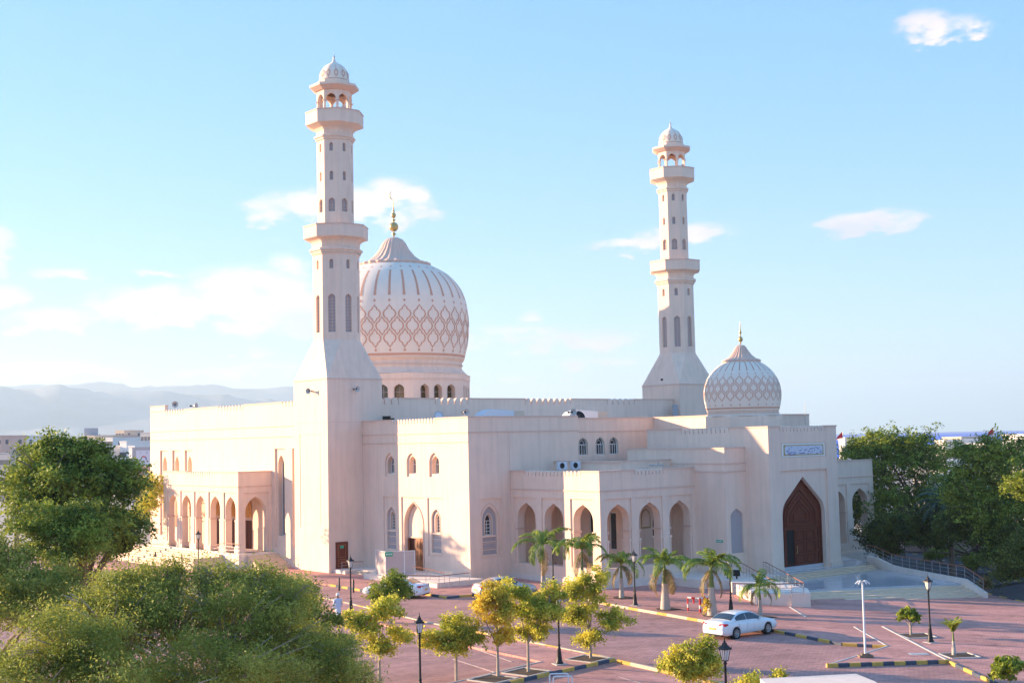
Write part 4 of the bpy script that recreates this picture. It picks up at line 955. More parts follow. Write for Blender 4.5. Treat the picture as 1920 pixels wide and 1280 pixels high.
railing('railing of the sunlit west porch steps, on the plinth edge', [Lw(-30.9, WB-.4, 1.1), Lw(-28.6, WB-.4, 1.45), Lw(-25.7, WB-.3, 1.45)], sp=1.4)
railing('railing down the far left end of the west porch steps', [Lw(-45.6, WB-.3, 1.45), Lw(-47.5, WB-1.5, .9), Lw(-49.6, WB-3, .2)], sp=1.2)

# privacy screens beside the side entrance
sc = thing('privacy_screen', 'white framed privacy screens with a green sign in front of the side entrance', 'screen', l2w(-8.6, -3.9)+(.5,))
o = Vector(sc.location); pp = [(-8.1, -3.7), (-7.05, -3.95), (-5.95, -4.15), (-5.3, -2.75), (-4.95, -1.95)]
for i, (p, q) in enumerate(zip(pp, pp[1:])):
    a = Vector(l2w(*p)+(.5,))-o; c = Vector(l2w(*q)+(.5,))-o
    b = MB(); b.obox(a, c, .03, .08, 1.98); b.build('screen_panel', ['lattice_screen'], sc)
    b = MB(); b.tube([a, a+Vector((0, 0, 2.02))], .04, 4); b.tube([c, c+Vector((0, 0, 2.02))], .04, 4) if i == 3 else None
    b.tube([a+Vector((0, 0, 2.0)), c+Vector((0, 0, 2.0))], .03, 4); b.tube([a+Vector((0, 0, .07)), c+Vector((0, 0, .07))], .03, 4); b.build('screen_frame', ['white'], sc)
a = Vector(l2w(-5.95, -4.21)+(.5,))-o; c = Vector(l2w(-5.65, -3.5)+(.5,))-o; dvec = (c-a)
b = MB(); b.obox(a+dvec*-.1+Vector((.06, -.05, 0)), a+dvec*.75+Vector((.06, -.05, 0)), .02, 1.62, 1.98); sg = b.build('sign', ['green_sign'], sc)
b = MB()
for k in range(5): f0 = .0+.14*k; b.obox(a+dvec*f0+Vector((.08, -.085, 0)), a+dvec*(f0+.08)+Vector((.08, -.085, 0)), .01, 1.74+.03*(k % 2), 1.86)
b.build('lettering', ['white'], sg)
b = MB(); P = LF(B4-.03); strip(b, P, 12.85, 13.55, 2.88, 3.08, 0, .028); gs = b.build('wall_sign', ['green_sign'], MO)
b = MB(); fill(b, P, [(12.72, 2.98), (12.84, 2.9), (12.84, 3.06)], .0); [strip(b, P, 12.93+.11*k, 13.0+.11*k, 2.94, 3.02, -.006, -.001) for k in range(5)]; b.build('lettering', ['white'], gs)

# ================================================================== things on the roofs and walls
def on_a(px, py, a):           # sight line met with a shaded-face plane of the mosque
    x, y, k = ray(px, py); t = (a+X0*CP-Y0*SP)/(x*CP-y*SP); X, Y = x*t, y*t; return (X, Y, EYE+k*t)
def on_b(px, py, b):
    x, y, k = ray(px, py); t = (b+X0*SP+Y0*CP)/(x*SP+y*CP); return (x*t, y*t, EYE+k*t)
def horn(label, loc, az_, s=1.0, group=None):
    r_ = thing('horn_loudspeaker', label, 'loudspeaker', loc, az_, group)
    b = MB(); vs = []
    prof = [(.05, -.28), (.07, -.1), (.13, .08), (.24, .2), (.27, .22), (.24, .19), (.1, .05), (.03, .0)]
    n = 14; b.add([(z*s, r0*s*cos(2*pi*k/n), r0*s*sin(2*pi*k/n)) for r0, z in prof for k in range(n)], [(j*n+k, j*n+(k+1) % n, (j+1)*n+(k+1) % n, (j+1)*n+k) for j in range(len(prof)-1) for k in range(n)], 0, True)
    b.build('horn_bell', ['horn'], r_)
    b = MB(); b.add([(.03*s, .09*s*cos(2*pi*k/n), .09*s*sin(2*pi*k/n)) for k in range(n)], [tuple(range(n))]); b.build('throat', ['dark'], r_); b = MB(); b.box(-.4*s, -.27*s, -.07*s, .07*s, -.07*s, .07*s); b.build('driver', ['dark'], r_)
    b = MB(); b.tube([(-.1*s, 0, -.07*s), (-.1*s, 0, -.42*s)], .02); b.build('bracket', ['steel'], r_)
    return r_
azA = math.atan2(-SP, CP); azB = math.atan2(CP, SP)
horn('horn loudspeaker on the shaded face of the left minaret foot', on_a(668, 729, AT+.4), azA)
horn('horn loudspeaker on the sunlit face of the left minaret foot', on_b(580, 733, BT-.4), azB+pi+.5)
horn('horn loudspeaker on the roof by the shaded corner of the side block', on_b(872, 772.5, .7), azA-.1, 1.1)
horn('horn loudspeaker on the roof left of the dark satellite dish', on_a(1072, 772.5, -.5), azA-.1, 1.25)
horn('round horn loudspeaker on the long sunlit wall near its left corner', on_b(328, 758, BL+1), -1.3, 1.3)
horn('dark horn loudspeaker pointing sideways on the long sunlit parapet', on_b(364, 760.5, BL+1), -.3, 1.2)
c = Vector(l2w(AT-S/2, BT+S/2)); c2 = Vector(l2w(AT-S/2, 2*BP-BT-S/2))
horn('loudspeaker in the open lantern of the tall left minaret', (c.x+.9, c.y-1.25, 42.25), azA, .8)
horn('pale loudspeaker sticking out left of the left minaret lantern', (c.x-1.9, c.y-.6, 42.15), pi, .9)
horn('loudspeaker in the open lantern of the right minaret', (c2.x+1.0, c2.y-1.2, 42.25), azA, .8)
horn('pale loudspeaker on the right side of the right minaret balcony', (c2.x+2.0, c2.y-.3, 42.15), 0, .9)
def spot(label, loc):
    b = MB(); b.box(-.12, .12, -.1, .1, 0, .2); b.tube([(0, 0, 0), (0, 0, -.15)], .02); tag(b.build('floodlight', ['dark'], None, loc=loc), label, 'floodlight')
spot('small dark floodlight on the shaded slope of the left minaret base', on_a(664, 699, AT-.55)); spot('small floodlight on the sunlit slope of the left minaret base', on_b(577, 702, BT+.5))
spot('small floodlight on the left slope of the right minaret base', on_a(1241, 713, AT-.6)); spot('small floodlight on the right slope of the right minaret base', on_a(1311, 711, AT-.5))
def ac(label, loc):
    r_ = thing('air_conditioner', label, 'air conditioner', loc, azA+pi/2-.1, 'outdoor air conditioner units on the porch roof'); b = MB(); b.box(-.42, .42, -.17, .17, .05, .68); b.box(-.35, -.25, -.15, .15, 0, .05); b.box(.25, .35, -.15, .15, 0, .05); b.build('casing', ['ac'], r_)
    b = MB(); b.add([(-.1+.24*cos(k*pi/8), -.175, .36+.24*sin(k*pi/8)) for k in range(16)], [tuple(range(16))]); b.build('fan_grille', ['dark'], r_)
for (x, y, w_) in ((1054, 882, 'left'), (1079, 882, 'right')):
    p = on_a(x, y, 3.4 if w_ == 'left' else 3.6); ac('white air conditioner unit on the porch roof, the %s one of the pair' % w_, (p[0], p[1], 8.85))
b = MB(); b.box(-.5, .5, -.2, .2, 0, .55)
def duct(label, loc, L_, rz, m2):
    r_ = thing('roof_duct', label, 'air duct', loc, rz); b = MB(); pts = [(-L_/2, 0), (L_*.25, 0), (L_*.25, .75), (0, .85), (-L_*.25, .9), (-L_*.38, .75), (-L_*.47, .4)]
    n = len(pts); b.add([(x, -.9, z) for x, z in pts]+[(x, .9, z) for x, z in pts], [tuple(range(n)), tuple(range(2*n-1, n-1, -1))]+[(k, (k+1) % n, n+(k+1) % n, n+k) for k in range(n)]); b.build('curved_duct', [m2], r_)
    b = MB(); b.box(L_*.25+.01, L_*.5, -.8, .8, 0, .72); b.build('duct_box', ['city_cream'], r_)
p = on_a(936, 779.5, -6.5); duct('pale curved duct on the roof behind the side block parapet', (p[0], p[1], 13.25), 4.2, azB-.25, 'ac')
p = on_a(1095, 779.5, -4.5); duct('sunlit curved duct on the roof between loudspeaker and right minaret', (p[0], p[1], 13.1), 4.0, azB-.35, 'city_white')
p = on_a(1087, 780, -2.2); r_ = thing('satellite_dish', 'dark satellite dish tilted up on the roof beside the curved duct', 'satellite dish', p, .3)
b = MB(); b.lathe(0, 0, [(.02, 0), (.25, .04), (.45, .14), (.47, .15), (.25, .06), (.02, .02)], 18, 0, 0, True); o_ = b.build('dish', ['dark'], r_); o_.rotation_euler = (.9, .5, 0); b = MB(); b.tube([(0, 0, -.4), (0, 0, .05)], .03); b.build('mast', ['steel'], r_)
p = on_b(822, 781, 3.0); r_ = thing('satellite_dish', 'pale satellite dish behind the small merlons of the side block', 'satellite dish', p, .3)
b = MB(); b.lathe(0, 0, [(.02, 0), (.25, .04), (.42, .14), (.44, .15), (.25, .06), (.02, .02)], 18, 0, 0, True); o_ = b.build('dish', ['ac'], r_); o_.rotation_euler = (1.2, .3, 0); b = MB(); b.tube([(0, 0, -.5), (0, 0, .05)], .03); b.build('mast', ['steel'], r_)
p = on_b(725, 787, 2.0); b = MB(); b.box(-.35, .35, -.3, .3, 0, .5); b.box(.38, .7, -.2, .2, 0, .3); tag(b.build('roof_fan', ['dark'], None, loc=(p[0], p[1], 13.3)), 'small dark fan unit on the roof beside the left minaret foot', 'fan')
p = on_a(1217, 872, 9); b = MB(); b.tube([(0, 0, 0), (1.1, -.3, 0), (1.1, -.3, -.25)], .05, 6); b.tube([(.75, -.2, 0), (.75, -.2, .28)], .05, 6); tag(b.build('roof_pipe', ['steel'], None, loc=p), 'thin grey pipe on the porch roof above the right arches', 'pipe')
p = on_a(1510, 790, 9); b = MB(); b.tube([(0, 0, -1.5), (0, 0, 1.75)], .02, 5); tag(b.build('antenna', ['steel'], None, loc=p), 'thin antenna on the roof right of the small dome', 'antenna')

# ================================================================== street furniture
def make_lamp():
    r_ = thing('street_lamp', 'x', 'street lamp', (0, 0, 0), 0, 'black lantern street lamps around the mosque')
    b = MB(); b.box(-.3, .3, -.3, .3, -.25, .06); b.build('plinth', ['edging'], r_)
    b = MB(); b.lathe(0, 0, [(.2, .06), (.2, .12), (.15, .2), (.13, .45), (.09, .75), (.1, .8), (.07, .86), (.055, .95), (.05, 2.0), (.045, 2.85), (.08, 2.9), (.05, 2.95), (.06, 3.0)], 12, 0, 0, True); b.lathe(0, 0, [(.05, .93), (.085, .96), (.085, 1.0), (.05, 1.03)], 12, 0, 0, True); b.build('pole', ['lamp_black'], r_)
    lan = MB(); lan.lathe(0, 0, [(.11, 3.02), (.19, 3.42)], 4, pi/4, 0, cap=True); g_ = lan.build('lantern_glass', ['lamp_glass'], r_)
    b = MB()
    for k in range(4):
        t = pi/4+k*pi/2; b.tube([(.115*cos(t), .115*sin(t), 3.0), (.2*cos(t), .2*sin(t), 3.43)], .013, 4)
        t2 = t+pi/4; b.tube([(.082*cos(t2), .082*sin(t2), 3.0), (.14*cos(t2), .14*sin(t2), 3.43)], .008, 4)
    b.lathe(0, 0, [(.12, 2.98), (.12, 3.02)], 4, pi/4, 0)
    b.lathe(0, 0, [(.27, 3.42), (.26, 3.46), (.14, 3.56), (.10, 3.6), (.10, 3.64), (.05, 3.68)], 4, pi/4, 0)
    b.lathe(0, 0, [(.03, 3.66), (.05, 3.72), (.02, 3.76), (.02, 3.8), (.008, 3.9)], 8, 0, 0, True)
    for k in range(4):
        t = pi/4+k*pi/2; b.lathe(.25*cos(t), .25*sin(t), [(.02, 3.44), (.006, 3.54)], 5, 0, 0)
    b.build('lantern_frame', ['lamp_black'], r_)
    return r_
lamp0 = make_lamp(); first = True
for (bx, by, top, txt) in ((658, 1151, None, 'black lantern lamp near the person in white, before the minaret door'), (786, 0, 1153, 'black lantern lamp between the leftmost young trees in the foreground'),
        (1049, 1249, None, 'black lantern lamp rising through the yellow trees on the planter strip'), (1037.7, 1106, None, 'black lantern lamp between the two leftmost palms'),
        (1191, 1138, None, 'black lantern lamp between the third and fourth palms'), (1371, 1150, None, 'black lantern lamp behind the white saloon car'),
        (1745, 1208, None, 'black lantern lamp in front of the wide entrance steps'), (1358, 0, 1189, 'black lantern lamp nearest the viewer, overlapping the white saloon car'),
        (372, 1075, None, 'distant lantern lamp before the west porch columns')):
    if top: 
        x, y = at_z(bx, top, 3.85); k = 3.85
    else: x, y = G(bx, by)
    o = lamp0 if first else copy_tree(lamp0); first = False
    o.location = (x, y, gz(x)+.1); o.rotation_euler = (0, 0, random.uniform(0, 1)); o['label'] = txt
# camera pole
x, y = G(1623, 1236); r_ = thing('camera_pole', 'slim white pole with security cameras on the triangular kerbed island', 'camera pole', (x, y, gz(x)+.13))
b = MB(); b.box(-.36, .36, -.26, .26, 0, .12); b.box(-.22, .22, -.16, .16, .12, .2); b.build('concrete_base', ['bark'], r_)
b = MB(); b.tube([(0, 0, .2), (0, 0, 3.95)], [.06, .045], 10); b.build('pole', ['white'], r_)
for k, t in enumerate((.2, 1.1, 2.3, 3.3)):
    b = MB(); e = (.28*cos(t), -.28*sin(t)*.6, 3.88); b.tube([(0, 0, 3.95), (e[0]*.8, e[1]*.8, 4.0)], .02, 5); b.tube([(e[0]*.7, e[1]*.7, 3.97), (e[0]*1.35, e[1]*1.35, 3.82)], .035, 8); b.build('security_camera', ['white'], r_)
# bollards
bol = None
for i, (x, y, t) in enumerate(((636, 1109, 'dark bollard by the kerb left of the nearest lamp to the minaret'), (663, 1112, 'dark bollard by the kerb just right of that lamp by the minaret door'), (247, 1045, 'slim bollard before the west steps, first from the left'), (261, 1048, 'slim bollard before the west steps, second from the left'),
        (275, 1050, 'slim bollard before the west steps, third from the left'), (291, 1054, 'slim bollard before the west steps, fourth from the left'), (341, 1061, 'slim bollard left of the distant lamp before the west porch'), (473, 1078, 'slim bollard right of the distant lamp, below the porch plinth'))):
    X, Y = G(x, y); b = MB()
    if bol is None: b.lathe(0, 0, [(.07, 0), (.07, .95), (.04, 1.0)], 10, 0, 0, True); bol = b.mesh('bollard', ['lamp_black'])
    link('bollard', bol, None, t, 'bollard', 'slim dark bollards along the paving edge', loc=(X, Y, gz(X)+.08))
# red and white barriers
def barrier(label, p, q, z):
    r_ = thing('barrier', label, 'barrier', (p[0], p[1], z), 0, 'red and white tubular barriers'); l = Vector((q[0]-p[0], q[1]-p[1], 0))
    for e in (Vector((0, 0, 0)), l):
        for k in range(4): b = MB(); b.tube([e+Vector((0, 0, .23*k)), e+Vector((0, 0, .23*(k+1)))], .05, 8); b.build('post_segment', ['red' if k % 2 == 0 or k == 3 else 'white'], r_)
    for k, m in enumerate(('white', 'red', 'white')): b = MB(); b.tube([l*k/3+Vector((0, 0, .9)), l*(k+1)/3+Vector((0, 0, .9))], .06, 8); b.build('bar_segment', [m], r_)
    b = MB(); c_ = l*.5; b.tube([c_+Vector((0, 0, .88)), c_+Vector((0, 0, .55))], .06, 8); b.build('lock', ['red'], r_)
zz = gz(12)+.13
barrier('red and white tubular barrier by the fifth palm, left one of the joined pair', (11.35, 88.0), (12.05, 87.3), zz); barrier('red and white tubular barrier touching the fifth palm, right one of the pair', (12.1, 87.35), (12.7, 88.2), zz)
X, Y = G(514, 1062); barrier('far red and white barrier at the foot of the west porch plinth', (X, Y), (X+1.3, Y-.5), .0)
# hoops in the foreground
for k, (x, y, t) in enumerate(((1048, 1262, 'white metal hoop at the bottom edge, the rear one of two'), (1055, 1267, 'white metal hoop at the bottom edge, the front one of two'))):
    X, Y = at_z(x, y, .85); b = MB(); w_ = .42
    b.tube([(-w_, 0, -.85), (-w_, 0, -.08), (-w_+.03, 0, -.02), (-w_+.09, 0, 0), (w_-.09, 0, 0), (w_-.03, 0, -.02), (w_, 0, -.08), (w_, 0, -.85)], .035, 8); tag(b.build('parking_hoop', ['white'], None, loc=(X, Y, .85)), t, 'metal hoop', 'white metal hoops')
# manhole
X, Y = G(1722, 1230); b = MB(); b.box(-.5, .5, -.35, .35, 0, .01, 0); b.box(-.4, .4, -.26, .26, .012, .02, 1); tag(b.build('manhole_cover', ['edging', 'city_grey'], None, loc=(X, Y, gz(X)+.135), rz=-.1), 'square manhole cover with pale rim on the triangular island', 'manhole cover')
for (x, y, t) in ((1364, 1071, 'grey box light behind the lamp near the white car, left one'), (1381, 1072, 'grey box light behind the lamp near the white car, right one')):
    p = Pz(x, y, .43, .5); b = MB(); b.box(-.24, .24, -.1, .1, .22, .68, 0); b.box(-.28, .28, .11, .14, .18, .72, 1); b.box(-.05, .05, -.05, .05, 0, .2, 0); tag(b.build('box_light', ['dark', 'white'], None, loc=(p[0], p[1], .42), rz=-.5), t, 'floodlight', 'grey box floodlights on the stair wall')

# near roof corner of the gatehouse at the bottom edge
z0 = 3.6
c1, c2_, c3, c4 = at_z(1425, 1271, z0), at_z(1605, 1262, z0), at_z(1640, 1276, z0), at_z(1425, 1290, z0)
gh = thing('gatehouse', 'cream roof corner of a small building cut off by the bottom edge', 'building', (c1[0], c1[1], 0))
def rel(c): return (c[0]-c1[0], c[1]-c1[1])
b = MB(); b.prism([rel(c1), rel(c2_), rel(c3), (rel(c3)[0]-.05, rel(c3)[1]-2.5), (rel(c1)[0], rel(c1)[1]-2.5)], z0-.25, z0, bottom=True); b.build('roof_coping', ['white_wall'], gh)
b = MB(); b.prism([(rel(c1)[0]+.1, rel(c1)[1]-.1), (rel(c2_)[0]-.1, rel(c2_)[1]-.1), (rel(c3)[0]-.1, rel(c3)[1]-2.4), (rel(c1)[0]+.1, rel(c1)[1]-2.4)], -.3, z0-.26); b.build('wall', ['white_wall'], gh)

# ================================================================== cars
def lerp_tab(tab, x):
    for (x0, v0), (x1, v1) in zip(tab, tab[1:]):
        if x0 <= x <= x1: return v0+(v1-v0)*(x-x0)/(x1-x0)
    return tab[0][1] if x < tab[0][0] else tab[-1][1]
def sedan(name, label, paint, loc, heading, L_=4.9):
    r_ = thing(name, label, 'car', loc, heading, None); k = L_/4.9
    XW = (1.45, -1.38); HW = .91
    top = [(-2.45, .70), (-2.40, .93), (-2.3, 1.03), (-1.9, 1.08), (-1.5, 1.07), (.9, 1.0), (1.4, .95), (2.0, .85), (2.3, .76), (2.42, .66), (2.45, .60)]
    belt = [(-2.45, .62), (-2.38, .82), (-2.2, .93), (-1.5, .98), (0, .93), (1.0, .90), (2.0, .78), (2.3, .68), (2.45, .55)]
    xs = sorted(set([-2.45, -2.43, -2.38, -2.3, -2.2, 2.2, 2.3, 2.38, 2.43, 2.45]+[round(-2.1+.1*i, 2) for i in range(43)]+[w+d_ for w in XW for d_ in (-.37, -.35, -.3, -.2, 0, .2, .3, .35, .37)]))
    b = MB(); rows = []
    for x in xs:
        e = abs(x)/2.45; hw = HW*(1-.02*e-.16*max(0, (e-.80)/.2)**2.2)
        ar = 0
        for w in XW:
            if abs(x-w) < .37: ar = .33+math.sqrt(.37**2-(x-w)**2)
        zb = .22+(.10*max(0, (e-.86)/.14)); bl_ = lerp_tab(belt, x); tp = lerp_tab(top, x)
        z1 = max(zb+.06, ar); z2 = max(.50, ar+.015)
        z3 = max(min(.74, bl_-.06), z2+.01)
        pts = [(hw*.82, max(zb, ar-.01)), (hw*.975, z1), (hw*.995, z2), (hw, z3), (hw*.955, max(bl_, z3+.02)), (hw*.86, max(tp-.035, z3+.04)), (hw*.45, tp+.0), (0, tp+.012)]
        rows.append([(x*k, -y, z) for y, z in pts]+[(x*k, y, z) for y, z in reversed(pts[:-1])])
    n = len(rows[0]); b.add([v for r in rows for v in r], [(j*n+i, (j+1)*n+i, (j+1)*n+i+1, j*n+i+1) for j in range(len(rows)-1) for i in range(n-1)], 0, True)
    b.add(rows[0], [tuple(range(n))]); b.add(rows[-1], [tuple(range(n))])
    body = b.build('body', [paint], r_)
    # roof and pillars
    roof = [(-1.78, 1.06), (-1.5, 1.20), (-1.2, 1.35), (-.9, 1.43), (-.4, 1.475), (0, 1.47), (.3, 1.42), (.6, 1.28), (.85, 1.13), (1.05, 1.0)]
    def gh_(x, s):         # s 0 base .. 1 roof edge .. 2 roof centre
        zr = lerp_tab(roof, x); base = (.80, lerp_tab(belt, x)+.0); inset = .60
        hwb = HW*.94-.04*max(0, (abs(x+.3)-.9)); zb_ = min(lerp_tab(belt, x)+.02, zr-.02)
        t = (zr-zb_)/.55; yr = hwb-(hwb-.58)*min(1, t)
        if s <= 1: return hwb+(yr-hwb)*s+.03*sin(pi*s), zb_+(zr-.05-zb_)*s
        return yr*(2-s), zr-.05+(.05)*sin((s-1)*pi/2)
    gx = [-1.78, -1.65, -1.5, -1.35, -1.2, -1.05, -.9, -.65, -.4, -.2, 0, .15, .3, .45, .6, .72, .85, .95, 1.05]; ss = [0, .25, .5, .75, 1, 1.3, 1.65, 2]
    b = MB(); rows = []
    for x in gx:
        pts = [gh_(x, s) for s in ss]; rows.append([(x*k, -y, z) for y, z in pts]+[(x*k, y, z) for y, z in reversed(pts[:-1])])
    n = len(rows[0]); b.add([v for r in rows for v in r], [(j*n+i, (j+1)*n+i, (j+1)*n+i+1, j*n+i+1) for j in range(len(rows)-1) for i in range(n-1)], 0, True)
    b.build('roof', [paint], r_)
    def patch(nm, xs_, ss_, sides, sub=8, mt='car_glass', off=.012):
        for sd_ in sides:
            b = MB(); vs = []; m_ = 6
            for i in range(sub+1):
                for j in range(m_+1):
                    f_, g_ = i/sub, j/m_
                    x = xs_[0]+(xs_[1]-xs_[0])*f_; lo, hi = ss_(f_) ; s = lo+(hi-lo)*g_
                    y, z = gh_(x, s); 
                    nn = (off if s <= 1 else off*.5, 0 if s < 1 else off)
                    vs.append((x*k, sd_*(y+nn[0]), z+nn[1]+(off if mt == 'car_glass' and len(sides) == 1 else 0)))
            b.add(vs, [(i*(m_+1)+j, (i+1)*(m_+1)+j, (i+1)*(m_+1)+j+1, i*(m_+1)+j+1) for i in range(sub) for j in range(m_)], 0, True); b.build(nm, [mt], r_)
    patch('side_window', (-.42, .78), lambda f: (.14, .93-.25*max(0, f-.55)), (-1, 1)); patch('side_window', (-1.38, -.46), lambda f: (.14+.12*max(0, .5-f), .93-.1*max(0, .3-f)), (-1, 1))
    def screen(nm, pts4):
        b = MB(); vs = []
        m_ = 8
        for i in range(5):
            f_ = i/4
            for j in range(m_+1):
                g_ = -1+2*j/m_; x = pts4[0]+(pts4[1]-pts4[0])*f_; ye, ze = gh_(x, 1); zc = gh_(x, 2)[1]; y = g_*(ye-.05); vs.append((x*k, y, zc-(zc-ze)*abs(g_)**2.2+.022))
        b.add(vs, [(i*(m_+1)+j, (i+1)*(m_+1)+j, (i+1)*(m_+1)+j+1, i*(m_+1)+j+1) for i in range(4) for j in range(m_)], 0, True); b.build(nm, ['car_glass'], r_)
    screen('rear_window', (-1.70, -1.17)); screen('windscreen', (.36, .98))
    for x in (.18, -.44, -1.15): 
        b = MB()
        for s_ in (-1, 1): b.tube([(x*k, s_*HW*1.0, .42), (x*k, s_*HW*1.002, .70), (x*k, s_*HW*.965, .92)], .006, 4)
        b.build('door_seam', ['city_grey'], r_)
    for w in XW:
        for s_ in (-1, 1):
            g_ = MB(); n = 28
            def cyl(mb, r0, y0, y1, r1, mi): 
                vs = [(w*k+r0*cos(2*pi*i/n), s_*y0, .33+r0*sin(2*pi*i/n)) for i in range(n)]+[(w*k+r1*cos(2*pi*i/n), s_*y1, .33+r1*sin(2*pi*i/n)) for i in range(n)]
                mb.add(vs, [(i, (i+1) % n, n+(i+1) % n, n+i) for i in range(n)], mi, True)
            cyl(g_, .33, .68, .885, .33, 0); cyl(g_, .33, .885, .895, .30, 0); cyl(g_, .30, .895, .88, .235, 0); cyl(g_, .235, .88, .82, .22, 0)
            wh = g_.build('wheel', ['rubber'], r_); g_ = MB()
            cyl(g_, .235, .882, .84, .2, 0); g_.add([(w*k+.21*cos(2*pi*i/n), s_*.825, .33+.21*sin(2*pi*i/n)) for i in range(n)], [tuple(range(n))], 1)
            for q in range(10):
                t = q*pi/5; g_.obox
                c_, d_ = Vector((cos(t), 0, sin(t))), Vector((-sin(t), 0, cos(t))); o_ = Vector((w*k, s_*.87, .33))
                g_.add([o_+c_*.02-d_*.018, o_+c_*.225-d_*.028, o_+c_*.225+d_*.028, o_+c_*.02+d_*.018], [(0, 1, 2, 3)], 0)
            g_.build('alloy_rim', ['alloy', 'dark'], wh)
            g_ = MB(); cyl(g_, .372, .60, .86, .372, 0); g_.build('wheel_arch', ['dark'], r_)
    for s_ in (-1, 1):
        b = MB(); b.add([(-2.425*k, s_*.50, .80), (-2.43*k, s_*.50, .93), (-2.35*k, s_*.80, .96), (-2.12*k, s_*.895, .94), (-2.10*k, s_*.915, .86), (-2.33*k, s_*.85, .79)], [(0, 1, 2, 5), (2, 3, 4, 5)]); b.build('tail_light', ['red_lens'], r_)
        b = MB(); b.add([(2.42*k, s_*.50, .62), (2.36*k, s_*.52, .74), (2.2*k, s_*.78, .78), (2.02*k, s_*.885, .76), (2.2*k, s_*.86, .66), (2.38*k, s_*.74, .60)], [(0, 1, 2, 5), (2, 3, 4, 5)]); b.build('headlight', ['clear_lens'], r_)
        b = MB(); b.add([(.72*k, s_*.86, .94), (.62*k, s_*.86, .94), (.60*k, s_*1.03, .95), (.70*k, s_*1.03, .95), (.72*k, s_*.88, 1.05), (.62*k, s_*.88, 1.06), (.61*k, s_*1.02, 1.06), (.70*k, s_*1.02, 1.04)], [(0, 1, 2, 3), (4, 5, 6, 7), (0, 1, 5, 4), (1, 2, 6, 5), (2, 3, 7, 6), (3, 0, 4, 7)]); b.build('wing_mirror', [paint], r_)
        for x in (-.25, -1.0): b = MB(); b.tube([(x*k, s_*.925, .80), ((x-.18)*k, s_*.925, .80)], .015, 5); b.build('door_handle', [paint], r_)
    b = MB(); b.box(-2.475*k, -2.462*k, -.26, .26, .58, .70); b.build('number_plate', ['plate'], r_)
    b = MB(); b.box(-2.45*k, -2.40*k, -.6, .6, .24, .34); b.build('rear_valance', ['dark'], r_)
    b = MB(); b.add([(-2.42*k, -.5, .86), (-2.42*k, .5, .86), (-2.43*k, .5, .89), (-2.43*k, -.5, .89)], [(0, 1, 2, 3)]); b.build('chrome_strip', ['steel'], r_)
    return r_
sedan('parked_car', 'white saloon car on the open driveway casting a long shadow', 'car_white', (13.15, 78.15, gz(13.1)+.01), math.atan2(2.0, 2.33), 5.0)
sedan('parked_car', 'white saloon car parked by the side entrance, half hidden by a round tree', 'car_white', (-8.95, 97.5, .01), R(161), 4.8)
sedan('parked_car', 'silver saloon car parked beyond the yellow trees at the corner of the side block', 'car_silver', (-.95, 96.55, .01), R(25), 4.6)

# ================================================================== person
X, Y = G(634, 1168)
pr = thing('person', 'person in a pale blue robe and white cap walking away across the paving', 'person', (X, Y, .12), R(110))
jo = dict(pel=(0, 0, .95), ch=(.02, 0, 1.22), nk=(.03, 0, 1.46), hd=(.05, 0, 1.62), ht=(.05, 0, 1.72), sl=(.02, .19, 1.40), sr=(.02, -.19, 1.40), el_=(-.06, .27, 1.13), er=(.10, -.27, 1.14), wl=(.03, .28, .88), wr=(.24, -.26, .93), hl=(.06, .28, .80), hr=(.30, -.25, .87),
          kl=(.16, .10, .50), kr=(-.10, -.10, .50), al=(.20, .10, .09), ar=(-.30, -.10, .12), tl=(.33, .11, .03), tr=(-.18, -.11, .03), pl=(0, .10, .90), pr=(0, -.10, .90), nose=(.135, 0, 1.60))
names = list(jo); rad = dict(pel=.15, ch=.165, nk=.06, hd=.095, ht=.085, sl=.075, sr=.075, el_=.05, er=.05, wl=.034, wr=.034, hl=.035, hr=.035, kl=.07, kr=.07, al=.045, ar=.045, tl=.035, tr=.035, pl=.11, pr=.11, nose=.02)
ed = [('pel', 'ch'), ('ch', 'nk'), ('nk', 'hd'), ('hd', 'ht'), ('hd', 'nose'), ('ch', 'sl'), ('sl', 'el_'), ('el_', 'wl'), ('wl', 'hl'), ('ch', 'sr'), ('sr', 'er'), ('er', 'wr'), ('wr', 'hr'), ('pel', 'pl'), ('pl', 'kl'), ('kl', 'al'), ('al', 'tl'), ('pel', 'pr'), ('pr', 'kr'), ('kr', 'ar'), ('ar', 'tr')]
me = D.meshes.new('body'); me.from_pydata([jo[n] for n in names], [(names.index(a), names.index(b)) for a, b in ed], []); me.materials.append(M['skin'])
ob = link('body', me, pr); md = ob.modifiers.new('skin', 'SKIN'); sk = me.skin_vertices[0].data if me.skin_vertices else None
if sk is None:
    bm = bmesh.new(); bm.from_mesh(me); bm.verts.layers.skin.verify(); bm.to_mesh(me); bm.free(); sk = me.skin_vertices[0].data
for i, n in enumerate(names): sk[i].radius = (rad[n], rad[n]); sk[i].use_root = (n == 'pel')
sb = ob.modifiers.new('sub', 'SUBSURF'); sb.levels = 2; sb.render_levels = 2; me.update()
b = MB(); n = 20
prof = [(.30, .20, .14), (.29, .19, .4), (.24, .19, .7), (.20, .185, .95), (.18, .19, 1.15), (.16, .23, 1.32), (.13, .22, 1.41), (.08, .1, 1.47)]
b.add([((.02+.02*(z-.9))+rx*cos(2*pi*k/n)*(1+.07*sin(5*k)*(1.2-z > .3)), ry*sin(2*pi*k/n), z) for rx, ry, z in prof for k in range(n)], [(j*n+k, j*n+(k+1) % n, (j+1)*n+(k+1) % n, (j+1)*n+k) for j in range(len(prof)-1) for k in range(n)], 0, True)
for s_, E_, Wr in ((1, jo['el_'], jo['wl']), (-1, jo['er'], jo['wr'])): b.tube([(.02, s_*.17, 1.40), E_, Wr], [.09, .07, .065], 10)
b.build('robe', ['robe'], pr)
